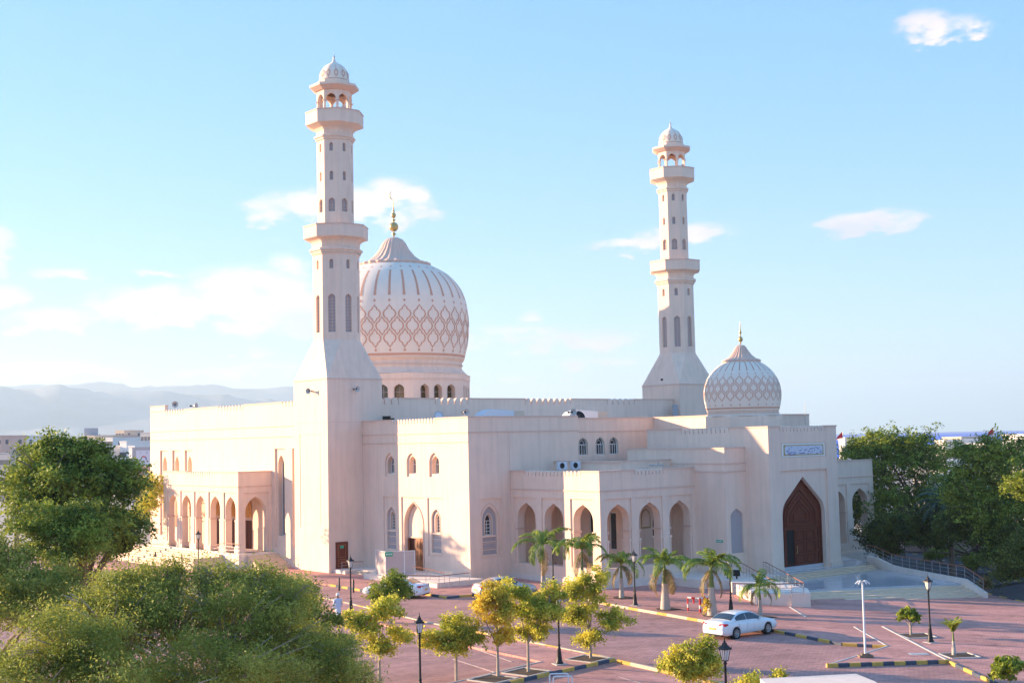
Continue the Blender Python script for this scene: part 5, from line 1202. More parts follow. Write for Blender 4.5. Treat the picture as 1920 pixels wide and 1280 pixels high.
b = MB(); b.lathe(.04, 0, [(.112, 1.63), (.118, 1.70), (.10, 1.77), (.05, 1.79)], 16, 0, 0, True); b.build('cap', ['white'], pr)

# ================================================================== trees and plants
def leaf_mesh(name, blobs, n, size, m, seed=1, clump=26, spread=.28, flat=.6, inner=.45, droop=.3, asp=.5, sub=8, subr=.40):
    rs = np.random.RandomState(seed); bl_ = np.array(blobs, float)
    if sub:                 # each lobe breaks up into smaller boughs with gaps between them
        q = np.repeat(bl_, sub, 0); d = rs.normal(size=(len(q), 3)); d /= np.linalg.norm(d, axis=1)[:, None]; d[:, 2] = np.abs(d[:, 2])*np.where(rs.rand(len(q)) < .25, -.6, 1)
        q[:, :3] += d*q[:, 3:6]*(.62+.34*rs.rand(len(q), 1)); q[:, 3:6] *= subr*(.5+.9*rs.rand(len(q), 1))*(.55+.9*rs.rand(len(q), 3))
        c0 = bl_.copy(); c0[:, 3:6] *= .62; bl_ = np.vstack([c0, q])
    w = (bl_[:, 3]*bl_[:, 4]*bl_[:, 5])**(2/3); w /= w.sum()
    nc = max(1, n//clump); idx = rs.choice(len(bl_), nc, p=w)
    d = rs.normal(size=(nc, 3)); d /= np.linalg.norm(d, axis=1)[:, None]; d[:, 2] = np.where(d[:, 2] < -.35, -d[:, 2]*.5, d[:, 2])
    rr = inner+(1-inner)*rs.rand(nc)**.55; rr *= 1+.24*np.abs(rs.normal(size=nc))*(rs.rand(nc) < .3)
    c = bl_[idx, :3]+d*rr[:, None]*bl_[idx, 3:6]
    cs = spread*(.6+.8*rs.rand(nc))
    c = np.repeat(c, clump, 0); cs = np.repeat(cs, clump)[:, None]; out = np.repeat(d, clump, 0)
    # each clump is a small spray: leaves run along a twig
    tw = np.repeat(d+rs.normal(size=(nc, 3))*.5, clump, 0); tw /= np.linalg.norm(tw, axis=1)[:, None]
    t = rs.rand(len(c), 1)*2-.6
    p = c+tw*t*cs*1.2+rs.normal(size=c.shape)*cs*.42*np.array([1, 1, flat]); p[:, 2] -= (t[:, 0]**2)*cs[:, 0]*droop
    nrm = rs.normal(size=c.shape)+out*.6+np.array([0, 0, .5]); nrm /= np.linalg.norm(nrm, axis=1)[:, None]
    a = np.cross(nrm, rs.normal(size=c.shape)); a /= np.linalg.norm(a, axis=1)[:, None]; b_ = np.cross(nrm, a)
    s = size*(.6+.8*rs.rand(len(c), 1))
    V = np.stack([p-a*s*.5, p+b_*s*.5*asp+a*s*.05, p+a*s*.5, p-b_*s*.5*asp+a*s*.05], 1).reshape(-1, 3)
    k = len(p); me = D.meshes.new(name)
    me.vertices.add(4*k); me.vertices.foreach_set('co', V.astype(np.float32).ravel()); me.loops.add(4*k); me.loops.foreach_set('vertex_index', np.arange(4*k, dtype=np.int32))
    me.polygons.add(k); me.polygons.foreach_set('loop_start', np.arange(0, 4*k, 4, dtype=np.int32)); me.polygons.foreach_set('loop_total', np.full(k, 4, np.int32))
    me.update(); me.validate(); me.materials.append(M[m]); return me
def trunk_mb(h, r, blobs, seed=0, base=(0, 0), twigs=3, lean=(0, 0)):
    rnd = random.Random(seed); b = MB(); top = Vector((lean[0], lean[1], h))
    b.tube([(base[0], base[1], -.3), (base[0]+lean[0]*.3, base[1]+lean[1]*.3, h*.5), top], [r*1.25, r*.95, r*.75], 8)
    for bl_ in blobs:
        c_ = Vector(bl_[:3]); mid = top*.5+c_*.5+Vector((rnd.uniform(-.2, .2), rnd.uniform(-.2, .2), .15))
        b.tube([top-Vector((0, 0, .1)), mid, c_], [r*.6, r*.35, r*.15], 6)
        for k in range(twigs):
            e = c_+Vector((rnd.uniform(-1, 1)*bl_[3], rnd.uniform(-1, 1)*bl_[4], rnd.uniform(-.4, 1)*bl_[5]))*.95
            b.tube([mid*.4+c_*.6, (c_+e)/2+Vector((0, 0, .1)), e], [r*.2, r*.12, r*.04], 4)
    return b
def tree(label, X, Y, blobs, n, size, leaf, h, r, cat='tree', name='tree', seed=1, bark='bark', group=None, z=None, **kw):
    tw = kw.pop('twigs', 4)
    r_ = thing(name, label, cat, (X, Y, gz(X)+.1 if z is None else z), 0, group)
    trunk_mb(h, r, blobs, seed, twigs=tw).build('trunk', [bark], r_)
    link('crown', leaf_mesh('crown', blobs, n, size, leaf, seed, **kw), r_); return r_
# big foreground crowns, bottom left
def px_blob(px, py, dist, rx, ry, rz, org):        # a crown lobe met by a sight line
    x, y, z = at_d(px, py, dist); return (x-org[0], y-org[1], z-org[2], rx, ry, rz)
def crown(label, org, lobes, n, size, leaf, h, r, **kw):
    bl_ = [px_blob(px, py, d_, a, b, c, (org[0], org[1], org[2])) for px, py, d_, a, b, c in lobes]
    return tree(label, org[0], org[1], bl_, n, size, leaf, h, r, z=org[2], **kw)
crown('wide feathery olive-green tree filling the bottom left of the view', (-9.5, 37, 0), [(330, 1165, 38, 1.5, 1.6, 1.15), (270, 1110, 38.5, .9, 1.0, .6), (400, 1090, 38.5, .8, .9, .65), (480, 1095, 38.5, .7, .8, .5), (555, 1120, 38.5, .6, .8, .5), (325, 1090, 38.5, .6, .8, .5), (215, 1105, 38.5, .6, .8, .5), (180, 1150, 38, .9, .9, .7), (500, 1140, 38.5, .8, .8, .6), (210, 1200, 37, 1.7, 1.8, 1.4), (450, 1180, 38, 1.7, 1.8, 1.35), (540, 1200, 38.5, 1.2, 1.5, 1.2), (120, 1230, 36, 1.5, 1.5, 1.3), (400, 1290, 36, 2.6, 1.8, 1.5), (260, 1330, 35, 2.4, 1.8, 1.4), (560, 1300, 38, 1.5, 1.5, 1.4), (620, 1240, 39, .9, .9, .7), (660, 1290, 39, .9, .9, .7), (60, 1330, 35, 1.8, 1.5, 1.5)], 185000, .088, 'leaf_olive', 2.6, .2, name='acacia_tree', seed=3, spread=.24, flat=.9, inner=.3, droop=.15, twigs=30, sub=26, subr=.30, bark='pale_bark', asp=.36, clump=20)
crown('dense green tree at the right edge of the big foreground foliage, beside the person', (-6.2, 44.5, 0), [(560, 1140, 45, .95, 1.1, .9), (500, 1110, 45, .95, 1.1, .8), (595, 1180, 45, .7, .9, .8), (620, 1250, 45, 1.1, 1.2, .9), (520, 1215, 45, 1.2, 1.2, 1.0)], 30000, .105, 'leaf_olive', 3.0, .15, name='acacia_tree', seed=8, spread=.22, twigs=6, bark='pale_bark')
crown('hazy grey-green tree at the left edge of the view below the big dark tree', (-19.5, 49, 0), [(15, 1090, 52, 1.5, 1.6, 1.2), (90, 1120, 52, 1.2, 1.5, 1.0), (-40, 1050, 52, 1.4, 1.5, 1.1), (60, 1160, 50, 1.8, 1.5, 1.4), (150, 1165, 50, 1.1, 1.2, .9)], 42000, .11, 'leaf_olive', 3.4, .18, name='tree', seed=11, spread=.25, twigs=5)
crown('large dark green tree standing left of the sunlit long wall', (-20, 60.5, 0), [(150, 905, 61, 2.1, 2.2, 1.6), (90, 900, 60, 1.5, 1.6, 1.4), (60, 960, 60, 1.3, 1.5, 1.2), (200, 930, 61, 1.6, 1.7, 1.5), (225, 985, 61, 1.1, 1.3, 1.2), (120, 865, 61, 1.2, 1.3, .9), (95, 850, 61, .75, .9, .8), (215, 880, 61, 1.2, 1.2, .8), (140, 980, 60, 1.9, 1.8, 1.4), (235, 1015, 61, .8, .9, .8), (190, 1010, 61, .9, .9, .7), (215, 1035, 61.5, .5, .7, .5), (150, 1030, 61, .8, .9, .7)], 60000, .16, 'leaf_dark', 4.6, .3, seed=5, spread=.32, inner=.4, twigs=6)
crown('tall tree behind the big dark tree, standing before the far left end of the mosque', (-46, 121, 0), [(75, 900, 129, 2.4, 2.2, 1.8), (60, 860, 129, 1.8, 1.8, 1.2), (95, 935, 129, 2.2, 2, 1.6), (40, 930, 129, 2.0, 1.8, 1.6)], 9000, .3, 'leaf_dark', 5, .3, seed=91, spread=.5, inner=.4, twigs=4)
crown('low bushy tree with fine sprays in front of the big dark tree trunk', (-17.6, 53.5, 0), [(110, 985, 54.5, 1.1, 1.1, .9), (70, 1000, 54.5, .9, 1, .8), (160, 1000, 54, .8, .9, .7), (120, 1040, 54, 1.5, 1.2, .9)], 20000, .12, 'leaf_dark', 3.0, .13, seed=15, spread=.26, twigs=6)
YG = 'young yellow-leaved trees in the kerbed planter strips'
def young(label, base, lobes, n, leaf='leaf_yellow', h=1.5, r=.07, seed=1, **kw):
    lobes = [(a, b, c, d*1.06, e*1.06, f*1.28) for a, b, c, d, e, f in lobes]; n = int(n*1.6)
    X, Y = base; crown(label, (X, Y, gz(X)+.1), lobes, n, .13, leaf, h, r, name='young_tree', seed=seed, bark='pale_bark', group=None, spread=.17, inner=.3, clump=12, twigs=9, flat=.8, asp=.55, sub=12, subr=.34, **kw)
young('yellow-green young tree on the planter nearest the kerb junction, right of the black lamp', (3.74, 68.74), [(1105, 1120, 68.7, .75, .9, .8), (1080, 1165, 68.5, .75, .9, .6), (1145, 1170, 68.7, .8, .9, .6), (1110, 1200, 68.5, .8, .8, .45), (1070, 1110, 68.6, .4, .5, .5), (1125, 1085, 68.7, .35, .5, .45)], 9500, seed=21)
young('golden young tree left of the black lamp on the planter strip, tallest leaf tuft', (.46, 64.59), [(985, 1150, 65, .9, .9, .85), (1030, 1150, 65.2, .75, .8, .75), (1000, 1190, 65, .75, .8, .5), (960, 1110, 65, .6, .7, .5), (1040, 1115, 65.2, .5, .6, .45)], 10000, seed=22)
young('leaning golden young tree with twin stems, left end of the planter strip', (-1.01, 63.56), [(935, 1160, 63.5, .65, .7, .75), (925, 1120, 63.4, .6, .6, .5), (945, 1200, 63.6, .5, .6, .5), (905, 1140, 63.5, .4, .5, .45)], 6500, leaf='leaf_gold', seed=23)
young('round yellow-green young tree left of the driveway, clear of its neighbours', (-3.0, 63.37), [(850, 1180, 63.4, .85, .8, .6), (815, 1200, 63.2, .6, .6, .5), (885, 1195, 63.5, .65, .6, .5), (850, 1215, 63.3, .8, .7, .4)], 7500, seed=24)
young('sparse pale young tree with forked white stems behind the nearest left lamp', (-6.58, 62.42), [(725, 1150, 62.5, .75, .8, .6), (690, 1190, 62.3, .8, .7, .6), (755, 1195, 62.6, .55, .6, .5), (660, 1170, 62.2, .6, .6, .5), (720, 1220, 62.4, .7, .6, .35)], 6500, seed=25)
young('compact round green tree in front of the half hidden white car', (-8.0, 83.0), [(732, 1100, 83, .95, .9, .85), (720, 1120, 83, .9, .9, .7), (755, 1115, 83, .7, .8, .6)], 6500, leaf='leaf_green', h=.9, seed=26)
young('loose yellow-green tree top at the bottom right of centre, before the near lamp', (6.9, 55.0), [(1290, 1235, 55.5, .7, .7, .5), (1260, 1250, 55.3, .6, .6, .4), (1325, 1215, 55.6, .4, .4, .35), (1300, 1270, 55.4, .9, .7, .5), (1335, 1250, 55.6, .4, .5, .4)], 6000, seed=27)
young('small tip of a yellow-green tree rising at the bottom edge by the gatehouse roof', (9.9, 52.0), [(1405, 1285, 53, .45, .5, .35), (1460, 1272, 53.3, .25, .3, .2)], 1500, h=.8, seed=28)
# soil squares with pale edging
def planter(label, X, Y, s, rz, z=.125):
    r_ = thing('planter', label, 'planter', (X, Y, gz(X)+z), rz)
    b = MB(); b.box(-s/2+.08, s/2-.08, -s/2+.08, s/2-.08, 0, .02); b.build('soil', ['soil'], r_)
    for q in (-1, 1):
        b = MB(); b.box(-s/2, s/2, q*s/2-.05, q*s/2+.05, -.02, .05); b.build('edging_stone', ['edging'], r_); b = MB(); b.box(q*s/2-.05, q*s/2+.05, -s/2+.051, s/2-.051, -.02, .05); b.build('edging_stone', ['edging'], r_)
rzp = math.atan2(6.2, 5.07)
for t_, (x, y) in (('planter square at the kerb junction under the rightmost young tree', (3.6, 68.5)), ('planter square under the golden young tree by the black lamp', (.35, 64.5)), ('planter square under the twin-stemmed golden tree', (-1.25, 62.8)), ):
    planter(t_, x, y, 1.7, rzp)
# fan palms ... royal palms with feather fronds
def frond_mesh(name, L_, curve, rise, m, wid=.55, dens=46, seed=0, dry=0):
    rnd = random.Random(seed); b = MB(); pts = []
    ang = rise; p = Vector((0, 0, 0)); n = 12
    for i in range(n+1):
        pts.append(p.copy()); p = p+Vector((cos(ang), 0, sin(ang)))*L_/n; ang -= curve/n*(1+.5*i/n)
    b.tube(pts, [.035*(1-.85*i/n) for i in range(n+1)], 5, 1)
    for i in range(dens):
        t = .08+.92*i/(dens-1); k = t*n; j = min(int(k), n-1); q = pts[j].lerp(pts[j+1], k-j); d_ = (pts[j+1]-pts[j]).normalized()
        l = wid*(sin(pi*min(1, .12+.88*t))**.6)*(1.05-.3*t)
        for s_ in (-1, 1):
            side = Vector((0, s_, 0)); up = d_.cross(Vector((0, 1, 0)))*-1
            e = (side*.75+d_*.6+Vector((0, 0, rnd.uniform(-.35, .25)))).normalized(); dr_ = Vector((0, 0, -.25-.35*rnd.random()))*l
            w_ = d_*.028; m1 = q+e*l*.55+dr_*.25; e1 = q+e*l+dr_
            b.add([q-w_*.5, q+w_*.5, m1+w_, m1-w_], [(0, 1, 2, 3)], 0); b.add([m1-w_, m1+w_, e1], [(0, 1, 2)], 0)
    return b.mesh(name, [m, 'palm_green'])
FR = {'a': [frond_mesh('frond', 2.35, 1.9, .95, 'frond', seed=1), frond_mesh('frond', 2.5, 2.3, .65, 'frond', seed=2), frond_mesh('frond', 2.3, 1.5, 1.2, 'frond', seed=3)],
      'd': [frond_mesh('frond', 2.2, 1.9, -.1, 'frond_dry', seed=4), frond_mesh('frond', 2.1, 1.2, -.7, 'frond_dry', seed=5)],
      'y': [frond_mesh('frond', 1.5, 1.1, 1.4, 'leaf_green', wid=.4, seed=6)],
      'date': [frond_mesh('frond', 3.1, 1.5, 1.15, 'date_frond', wid=.45, dens=60, seed=7), frond_mesh('frond', 3.1, 1.7, .6, 'date_frond', wid=.45, dens=60, seed=8), frond_mesh('frond', 2.9, 1.8, .15, 'date_frond', wid=.4, dens=60, seed=9)]}
def palm(label, X, Y, zc, sc=1.0, seed=0, tr=.24, group='royal palms along the kerb', kinds='adyy', n=(9, 4, 3), trunk=('palm_trunk', 'palm_green')):
    rnd = random.Random(seed); g = gz(X)+.1; H_ = zc-g
    r_ = thing('palm_tree', label, 'palm tree', (X, Y, g), 0, group)
    b = MB(); cs = .36
    b.lathe(0, 0, [(tr*1.35, -.2), (tr*1.3, .1), (tr*1.15, .5), (tr*.95, H_*.35), (tr*.8, H_*.6)], 14, 0, 0, True, cap=False); b.build('trunk', [trunk[0]], r_)
    b = MB(); b.lathe(0, 0, [(tr*.8, H_*.6), (tr*.62, H_*.64), (tr*.5, H_*.8), (tr*.3, H_), (.05, H_+.25)], 12, 0, 0, True, cap=False); b.build('crownshaft', [trunk[1]], r_)
    a0 = rnd.random()*6
    for k in range(n[0]):
        o = link('frond', rnd.choice(FR[kinds[0]]), r_, loc=(0, 0, H_)); s_ = sc*rnd.uniform(.85, 1.1); o.scale = (s_, s_, s_); o.rotation_euler = (rnd.uniform(-.25, .25), rnd.uniform(-.2, .25), a0+k*2*pi/n[0]+rnd.uniform(-.3, .3))
    for k in range(n[1]):
        o = link('frond', rnd.choice(FR[kinds[1]]), r_, loc=(0, 0, H_-.1)); s_ = sc*rnd.uniform(.75, 1.0); o.scale = (s_, s_, s_); o.rotation_euler = (rnd.uniform(-.2, .2), 0, a0+.4+k*2*pi/max(1, n[1])+rnd.uniform(-.5, .5)); o['label'] = 'dry brown drooping frond'
    for k in range(n[2]):
        o = link('frond', rnd.choice(FR[kinds[2]]), r_, loc=(0, 0, H_)); s_ = sc*rnd.uniform(.8, 1.1); o.scale = (s_, s_, s_); o.rotation_euler = (rnd.uniform(-.2, .2), rnd.uniform(-.2, .15), rnd.random()*6.3)
    return r_
for i, (X, Y, zc, sc_, t_) in enumerate(((1.92, 97.6, 3.55, 1.2, 'leftmost royal palm of the row, at the inner corner of the side block'), (4.72, 95.2, 3.35, 1.25, 'second royal palm from the left, before the shadow edge on the porch'), (7.51, 95.0, 2.3, 1.0, 'third royal palm, just left of the lamp in the middle of the row'),
        (9.94, 88.76, 2.75, 1.15, 'royal palm with bottle-shaped pale trunk, right of the middle lamp'), (12.63, 85.73, 2.85, 1.12, 'royal palm with the thick pale trunk right of the barriers'), (15.63, 85.12, 1.6, .85, 'slim rightmost palm of the row in front of the white stair wall'))):
    palm(t_, X, Y, zc, sc_, i+4, tr=(.15, .14, .15, .27, .26, .12)[i], n=((10, 2, 2), (10, 2, 2), (8, 3, 3), (10, 4, 4), (10, 3, 3), (9, 2, 2))[i])
    b = MB(); b.box(-.75, .75, -.75, .75, 0, .012); tag(b.build('soil_bed', ['soil'], None, loc=(X, Y, gz(X)+.135), rz=-.9), 'square of dark soil round the foot of the '+('first', 'second', 'third', 'fourth', 'fifth', 'sixth')[i]+' palm from the left', 'soil bed')
palm('small bright yellow-green palm on the right beside the near black lamp', 23.2, 70.56, .75, .62, 31, tr=.09, group=None, kinds='yyyy', n=(9, 3, 2))
planter('planter square under the small yellow-green palm', 23.4, 70.3, 1.6, .1, .135)
palm('blue-green date palm half hidden between the dark trees behind the railing', 37.2, 112.5, 5.0, 1.15, 40, tr=.25, group=None, kinds=('date', 'date', 'date'), n=(20, 8, 8), trunk=('bark', 'bark'))
# shrubs in the forecourt
tree('small frangipani tree with pale forked stems in front of the wide steps', 23.07, 77.7, [(0, 0, 1.15, .42, .42, .32), (.3, 0, .95, .3, .3, .25), (-.3, .1, 1.1, .3, .3, .25)], 1500, .26, 'leaf_green', .6, .07, 'small tree', 'small_tree', 51, 'pale_bark', clump=14, spread=.12, asp=.4)
planter('planter square under the frangipani tree', 23.3, 77.3, 1.7, .1, .135)
tree('rounded green shrub cut by the right bottom edge of the view', 22.9, 62.0, [(0, 0, .75, .75, .6, .5), (-.3, .2, .5, .5, .5, .3)], 1900, .28, 'leaf_green', .4, .08, 'shrub', 'shrub', 52, 'pale_bark', clump=14, spread=.14, asp=.4)
X, Y = G(1330, 1165); tree('little golden bush at the foot of the fifth palm', 12.2, 85.4, [(0, 0, .55, .22, .22, .45)], 500, .13, 'leaf_gold', .3, .03, 'shrub', 'shrub', 53, 'pale_bark', clump=10, spread=.1)
def shrub(label, px, py, rpx, hpx, leaf, n, seed, dist=None, size=.15, h0=0):
    X, Y = G(px, py); k = FPX/math.hypot(X, Y); rx = rpx/k; rz_ = hpx/k/2
    return tree(label, X, Y, [(0, 0, rz_+h0, rx, rx*.8, rz_), (rx*.35, 0, rz_*1.15+h0, rx*.6, rx*.6, rz_*.75), (-rx*.4, 0, rz_*.9+h0, rx*.55, rx*.6, rz_*.8)], n, size, leaf, max(.3, rz_*.5), .07, 'shrub', 'shrub', seed, spread=.2, inner=.3, twigs=2)
shrub('round clipped shrub behind the railing, left one of two with white flowers', 1765, 1062, 31, 36, 'leaf_green', 5000, 61)
shrub('round clipped shrub behind the railing, right one of two, nearest the side road', 1832, 1078, 34, 40, 'leaf_green', 5500, 62)
shrub('small dark reddish shrub at the lower end of the long railing', 1846, 1112, 12, 28, 'frond_dry', 1400, 63)
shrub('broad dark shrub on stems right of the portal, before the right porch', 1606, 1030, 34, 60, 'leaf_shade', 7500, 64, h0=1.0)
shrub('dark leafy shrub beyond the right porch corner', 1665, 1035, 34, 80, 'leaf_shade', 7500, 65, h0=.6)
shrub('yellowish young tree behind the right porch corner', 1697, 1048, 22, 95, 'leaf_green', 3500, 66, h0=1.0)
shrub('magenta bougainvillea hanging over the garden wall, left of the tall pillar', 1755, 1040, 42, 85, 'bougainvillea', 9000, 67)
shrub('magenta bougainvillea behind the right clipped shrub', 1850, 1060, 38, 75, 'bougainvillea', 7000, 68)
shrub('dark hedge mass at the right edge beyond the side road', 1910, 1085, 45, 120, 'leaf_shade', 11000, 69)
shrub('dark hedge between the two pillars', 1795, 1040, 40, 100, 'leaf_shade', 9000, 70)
crown('tall dark tree right of the portal, its thin top crossing the sea horizon', (39, 125, -1), [(1680, 870, 131, 3.6, 3.2, 2.9), (1640, 870, 130, 2.6, 2.6, 2.4), (1720, 900, 131, 3.0, 2.8, 2.4), (1600, 850, 132, 1.6, 1.8, 1.6), (1680, 950, 130, 4.6, 3.4, 3.2), (1640, 930, 133, 2.2, 2.0, 3.0), (1605, 905, 140, 2.0, 2.0, 2.0), (1655, 835, 131, 1.9, 1.9, 1.5), (1700, 840, 131, 1.8, 1.8, 1.1), (1760, 950, 131, 2.6, 2.5, 2.8)], 42000, .24, 'leaf_dark', 3.5, .32, seed=71, spread=.5, inner=.4, twigs=5)
crown('broad tree with sunlit golden top at the right edge of the view', (41.5, 104, -1), [(1860, 900, 111, 3.4, 3.0, 2.6), (1830, 870, 111, 2.0, 2.0, 1.5), (1905, 880, 111, 2.8, 2.8, 2.6), (1830, 950, 110, 2.6, 2.6, 2.4), (1880, 990, 110, 3.6, 3.0, 2.8), (1800, 930, 111, 1.4, 1.6, 1.5), (1940, 950, 110, 3.0, 2.6, 3.2), (1875, 850, 111, 1.5, 1.6, 1.3)], 48000, .22, 'leaf_dark', 3.2, .32, seed=72, spread=.45, inner=.4, twigs=5)
crown('bright yellow-green branch mass reaching in from the right edge', (43.5, 96, -1), [(1935, 925, 99, 1.6, 1.5, 1.2), (1915, 905, 99, .9, 1, .6)], 6000, .18, 'leaf_green', 4.5, .2, seed=73, spread=.35)
crown('golden autumn tree glimpsed between the dark tree and the left corner of the mosque', (-43, 134, 0), [(285, 935, 140, 1.6, 1.6, 2.2), (268, 960, 140, 1.5, 1.5, 1.6), (250, 985, 139, 2.2, 1.5, 1.5)], 9000, .22, 'leaf_yellow', 2, .18, seed=74, spread=.35)
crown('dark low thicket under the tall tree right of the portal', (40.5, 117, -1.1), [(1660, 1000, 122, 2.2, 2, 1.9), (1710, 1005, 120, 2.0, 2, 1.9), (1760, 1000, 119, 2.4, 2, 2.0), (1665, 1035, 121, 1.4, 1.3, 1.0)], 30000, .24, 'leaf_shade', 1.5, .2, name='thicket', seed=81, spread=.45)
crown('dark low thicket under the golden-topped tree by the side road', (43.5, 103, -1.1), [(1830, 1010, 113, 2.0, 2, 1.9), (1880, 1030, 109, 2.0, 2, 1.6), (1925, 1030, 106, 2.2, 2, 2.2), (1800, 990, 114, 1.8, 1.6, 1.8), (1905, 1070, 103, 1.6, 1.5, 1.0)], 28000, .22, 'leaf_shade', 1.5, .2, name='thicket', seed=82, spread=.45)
# garden wall and pillars to the right
gw = thing('garden_wall', 'pinkish garden wall between stone pillars behind the bougainvillea', 'wall', (*G(1705, 1040), -1)); o0 = Vector(gw.location)
pl_ = [G(1640, 1015), G(1705, 1035), G(1765, 1042), G(1812, 1047), G(1870, 1072), G(1935, 1090)]
for p, q in zip(pl_, pl_[1:]): b = MB(); b.obox((p[0]-o0.x, p[1]-o0.y), (q[0]-o0.x, q[1]-o0.y), .2, -.3, 1.6); b.build('wall_panel', ['city_pink'], gw)
for i, (x, y, t_) in enumerate(((1758, 1040, 'pale stone pillar behind the left clipped shrub'), (1812, 1046, 'tall pale stone pillar with a cap in the dark hedge'), (1872, 1070, 'pale stone pillar near the side road, rightmost one'))):
    X, Y = G(x, y); b = MB(); b.box(-.28, .28, -.28, .28, -.5, 2.5); b.box(-.4, .4, -.4, .4, 2.5, 2.7); b.box(-.34, .34, -.34, .34, 2.7, 2.8); tag(b.build('pillar', ['edging'], None, loc=(X, Y-.4, gz(X))), t_, 'pillar', 'stone pillars of the garden wall')
kerb('kerb', [G(1675, 1034), G(1722, 1042), G(1800, 1060), G(1870, 1078), G(1935, 1092)], YB, stone=1.1)

# ================================================================== town
WIN = {}
def win_mesh(w_, h_):
    if (w_, h_) not in WIN: b = MB(); b.box(-w_/2, w_/2, -.06, .06, 0, h_); WIN[(w_, h_)] = b.mesh('window', ['city_window'])
    return WIN[(w_, h_)]
def house(label, x0, x1, ytop, dist, m='city_white', floors=3, cols=4, depth=12, base=0, rz=None, ww=1.3, wh=1.5, side=2, parapet=True, ybot=None):
    p = at_d((x0+x1)/2, ytop, dist); k = FPX/dist; w_ = (x1-x0)/k; z1 = p[2]; az_ = math.atan2(p[0], p[1])
    rz = -az_-.8 if rz is None else rz
    w_ = max(2, (w_-depth*abs(sin(rz+az_)))/abs(cos(rz+az_))) if depth*abs(sin(rz+az_)) < w_*.8 else w_*.7
    r_ = thing('building', label, 'building', (p[0], p[1], base), rz); b = MB(); b.box(-w_/2, w_/2, 0, depth, -2, z1-base); b.build('wall', [m], r_)
    if parapet: b = MB(); b.box(-w_/2-.15, w_/2+.15, -.15, depth+.15, z1-base, z1-base+.35); b.build('roof_edge', [m], r_)
    fh = (z1-base)/floors
    for f_ in range(floors):
        for c_ in range(cols):
            link('window', win_mesh(ww, wh), r_, loc=(-w_/2+w_*(c_+.5)/cols, -.0, f_*fh+fh*.35))
        for c_ in range(side):
            for s_ in (-1, 1): o = link('window', win_mesh(ww, wh), r_, loc=(s_*w_/2, depth*(c_+.5)/side, f_*fh+fh*.35)); o.rotation_euler = (0, 0, pi/2)
    return r_
house('pinkish apartment block at the far left edge of the town', -40, 21, 818, 480, 'city_pink', 4, 5)
house('white block with tall windows, second building from the left edge', 27, 51, 818, 500, 'city_white', 4, 3); house('pale blue-white block left of the big tree top', 50, 88, 818, 520, 'city_white', 3, 4)
house('low grey building under the pinkish block', -20, 30, 850, 430, 'city_grey', 2, 5)
house('small white house with a round window and red sign in the town', 118, 146, 822, 450, 'city_white', 3, 2)
house('white building under the grey rooftop billboard', 148, 186, 818, 450, 'city_cream', 3, 3)
house('white apartment building with dark square windows in the town', 186, 219, 822, 430, 'city_white', 4, 3)
house('cream block rising behind the white apartments', 209, 240, 808, 620, 'city_cream', 5, 3); house('low pinkish house right of the billboard', 198, 222, 817, 560, 'city_pink', 3, 3)
house('small cream tower block near the mosque corner', 240, 252, 819, 600, 'city_cream', 4, 2)
house('grey flat-roofed office with white parapets left of the mosque', 252, 300, 812, 520, 'city_grey', 4, 4); house('pale blue shopfront building with a dark sign line', 219, 243, 829, 380, 'city_white', 2, 2)
h1 = house('white shop building with a green band left of the sign tower', 236, 258, 838, 330, 'city_white', 2, 2, ww=1.0, wh=1.0)
house('pale house roofs behind the big tree crown', 60, 120, 836, 400, 'city_white', 2, 6); house('low white house half hidden by the big tree top', 150, 200, 838, 380, 'city_white', 2, 4)
for k, (a, b_, y_, d_, m_) in enumerate(((-300, -240, 822, 480, 'city_white'), (-230, -170, 815, 520, 'city_cream'), (-160, -100, 825, 460, 'city_white'), (-95, -45, 819, 500, 'city_grey'))): house('pale block outside the left edge of the view, number %s from it' % ('four', 'three', 'two', 'one')[k], a, b_, y_, d_, m_, 4, 4)
p = at_d(171, 817, 455); r_ = thing('billboard', 'grey square billboard standing on a white roof in the town', 'billboard', (p[0], p[1], 0), .35)
b = MB(); b.box(-2.2, 2.2, -.2, .2, p[2]-2.4+2.1, p[2]+2.6); b.build('board', ['city_grey'], r_); b = MB(); b.box(-1.8, -1.6, -.1, .1, p[2]-3, p[2]-.29); b.box(1.6, 1.8, -.1, .1, p[2]-3, p[2]-.29); b.build('support', ['steel'], r_)
# sign tower beside the mosque corner
p = at_d(269, 838, 215); st_ = thing('sign_tower', 'grey portal frame with a white logo sign beside the left corner of the mosque', 'sign', (p[0], p[1], 0), .35)
zt = p[2]
b = MB()
b.box(-1.75, -1.15, -.3, .3, 0, zt); b.build('frame_post', ['city_grey'], st_); b = MB(); b.box(1.15, 1.75, -.3, .3, 0, zt); b.build('frame_post', ['city_grey'], st_); b = MB(); b.box(-1.15, 1.15, -.3, .3, zt-.5, zt); b.build('frame_beam', ['city_grey'], st_)
b = MB(); b.box(-1.15, 1.15, -.32, -.1, zt-2.5, zt-.5); sg = b.build('sign_board', ['sign_white'], st_)
def arc(mb, r0, r1, a0, a1, cz, mi): 
    n = 8; vs = [(r*cos(a0+(a1-a0)*k/n), -.34, cz+r*sin(a0+(a1-a0)*k/n)) for k in range(n+1) for r in (r0, r1)]; mb.add(vs, [(2*k, 2*k+1, 2*k+3, 2*k+2) for k in range(n)], mi)
b = MB(); arc(b, .3, .48, .9, 2.24, zt-1.85, 0); arc(b, .3, .48, -.4, .85, zt-1.85, 1); arc(b, .3, .48, 2.3, 3.5, zt-1.85, 2); b.box(-.6, -.4, -.345, -.33, zt-.95, zt-.75, 3); b.box(.4, .6, -.345, -.33, zt-.95, zt-.75, 3); b.build('logo', ['red', 'blue_ink', 'green_sign', 'city_grey'], sg)
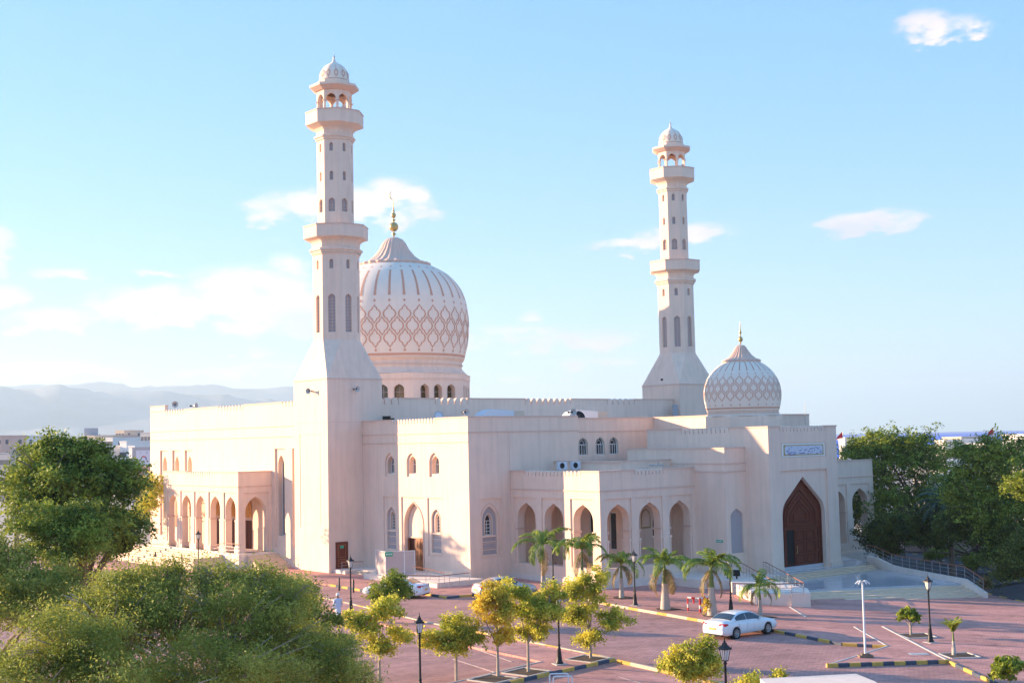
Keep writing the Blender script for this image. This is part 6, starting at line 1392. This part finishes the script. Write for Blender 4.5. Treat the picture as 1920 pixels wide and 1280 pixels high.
b = MB(); b.box(-1.1, 1.1, .4, 4, 0, zt-3.0); b.build('brown_wall', ['city_pink'], st_); b = MB(); b.box(.1, 1.0, -.1, .3, zt-4.9, zt-4.0); b.build('lit_panel', ['city_white'], st_)
# water channel and road strip at the far left edge
mb = MB(); q = [at_z(-60, 895, 0), at_z(45, 893, 0), at_z(60, 938, 0), at_z(-60, 942, 0)]; mb.add([(x, y, .02) for x, y in q], [(0, 1, 2, 3)]); mb.build('road', 'asphalt', kind='structure')
for k, (x, y, m_, t_) in enumerate(((4, 921, 'car_silver', 'tiny distant car on the road at the left edge, nearest the edge'), (22, 922, 'car_white', 'tiny white distant car on the road at the left edge'))):
    X, Y = at_z(x, y, 0); r_ = thing('far_car', t_, 'car', (X, Y, .03), .3); b = MB(); b.box(-2.2, 2.2, -.85, .85, .3, .85); b.add([(-1.5, -.8, .85), (1.2, -.8, .85), (.8, -.65, 1.4), (-1.0, -.65, 1.4), (-1.5, .8, .85), (1.2, .8, .85), (.8, .65, 1.4), (-1.0, .65, 1.4)], [(0, 1, 2, 3), (4, 5, 6, 7), (3, 2, 6, 7), (1, 5, 6, 2), (0, 4, 7, 3)]); b.build('body', [m_], r_)
    b = MB(); [b.lathe(xx, yy, [(.32, 0), (.32, .6)], 8) for xx in (-1.4, 1.4) for yy in (-.7, .7)]; b.build('wheel', ['rubber'], r_)['kind'] = 'stuff'
# villas towards the sea
V = 'city_white'
VL = [('sunlit stepped white villa top just right of the portal block', 1568, 1588, 824, 190, V), ('white villa behind the tall dark tree', 1600, 1650, 845, 210, V), ('flat white villa with a roof room, sea behind it', 1725, 1800, 828, 230, V),
      ('small cream roof room of the villa row before the sea', 1758, 1812, 822, 250, 'city_cream'), ('long white villa at the right edge in front of the sea', 1868, 1935, 818, 200, V), ('low bright white villa between the two dark trees', 1735, 1780, 868, 170, V),
      ('white villa wall low between the two dark trees', 1725, 1778, 895, 160, V), ('white villa partly behind the golden tree top', 1800, 1860, 835, 215, V), ('pale house at the far right beyond the view edge', 1950, 2020, 822, 210, V), ('white house behind the tall tree, left of the sea villas', 1668, 1722, 838, 240, V)]
for t_, a, b_, y_, d_, m_ in VL: house(t_, a, b_, y_, d_, m_, 2, 3, depth=9, base=-1.6, rz=-.95, ww=1.1, wh=1.3)
for (x, y, d_, t_) in ((1580, 808, 185, 'small red flag on a pole right of the portal block'), (1863, 800, 180, 'small red flag on a pole above the golden tree top')):
    p = at_d(x, y, d_); r_ = thing('flag', t_, 'flag', (p[0], p[1], 0)); b = MB(); b.tube([(0, 0, -1.6), (0, 0, p[2])], .06, 6); b.build('flagpole', ['white'], r_)
    b = MB(); z_ = p[2]; b.add([(0, 0, z_), (-.35, .1, z_-.35), (-.75, 0, z_-.75), (-.95, .05, z_-1.15), (-.5, -.05, z_-1.0), (0, 0, z_-.95)], [(0, 1, 2, 3, 4, 5)]); b.build('flag_cloth', ['red'], r_)

# ================================================================== air
mb = MB(); mb.box(-15800, 15800, -250, 15950, -3.3, 620); hzo = mb.build('haze', [], kind='stuff')
hm = D.materials.new('haze'); hm.use_nodes = True; t = hm.node_tree
for n_ in list(t.nodes): t.nodes.remove(n_)
pv = t.nodes.new('ShaderNodeVolumePrincipled'); pv.inputs['Color'].default_value = (.66, .83, 1, 1); pv.inputs['Density'].default_value = 1.25e-4; pv.inputs['Anisotropy'].default_value = .2
ot = t.nodes.new('ShaderNodeOutputMaterial'); t.links.new(pv.outputs[0], ot.inputs['Volume']); hzo.data.materials.append(hm)
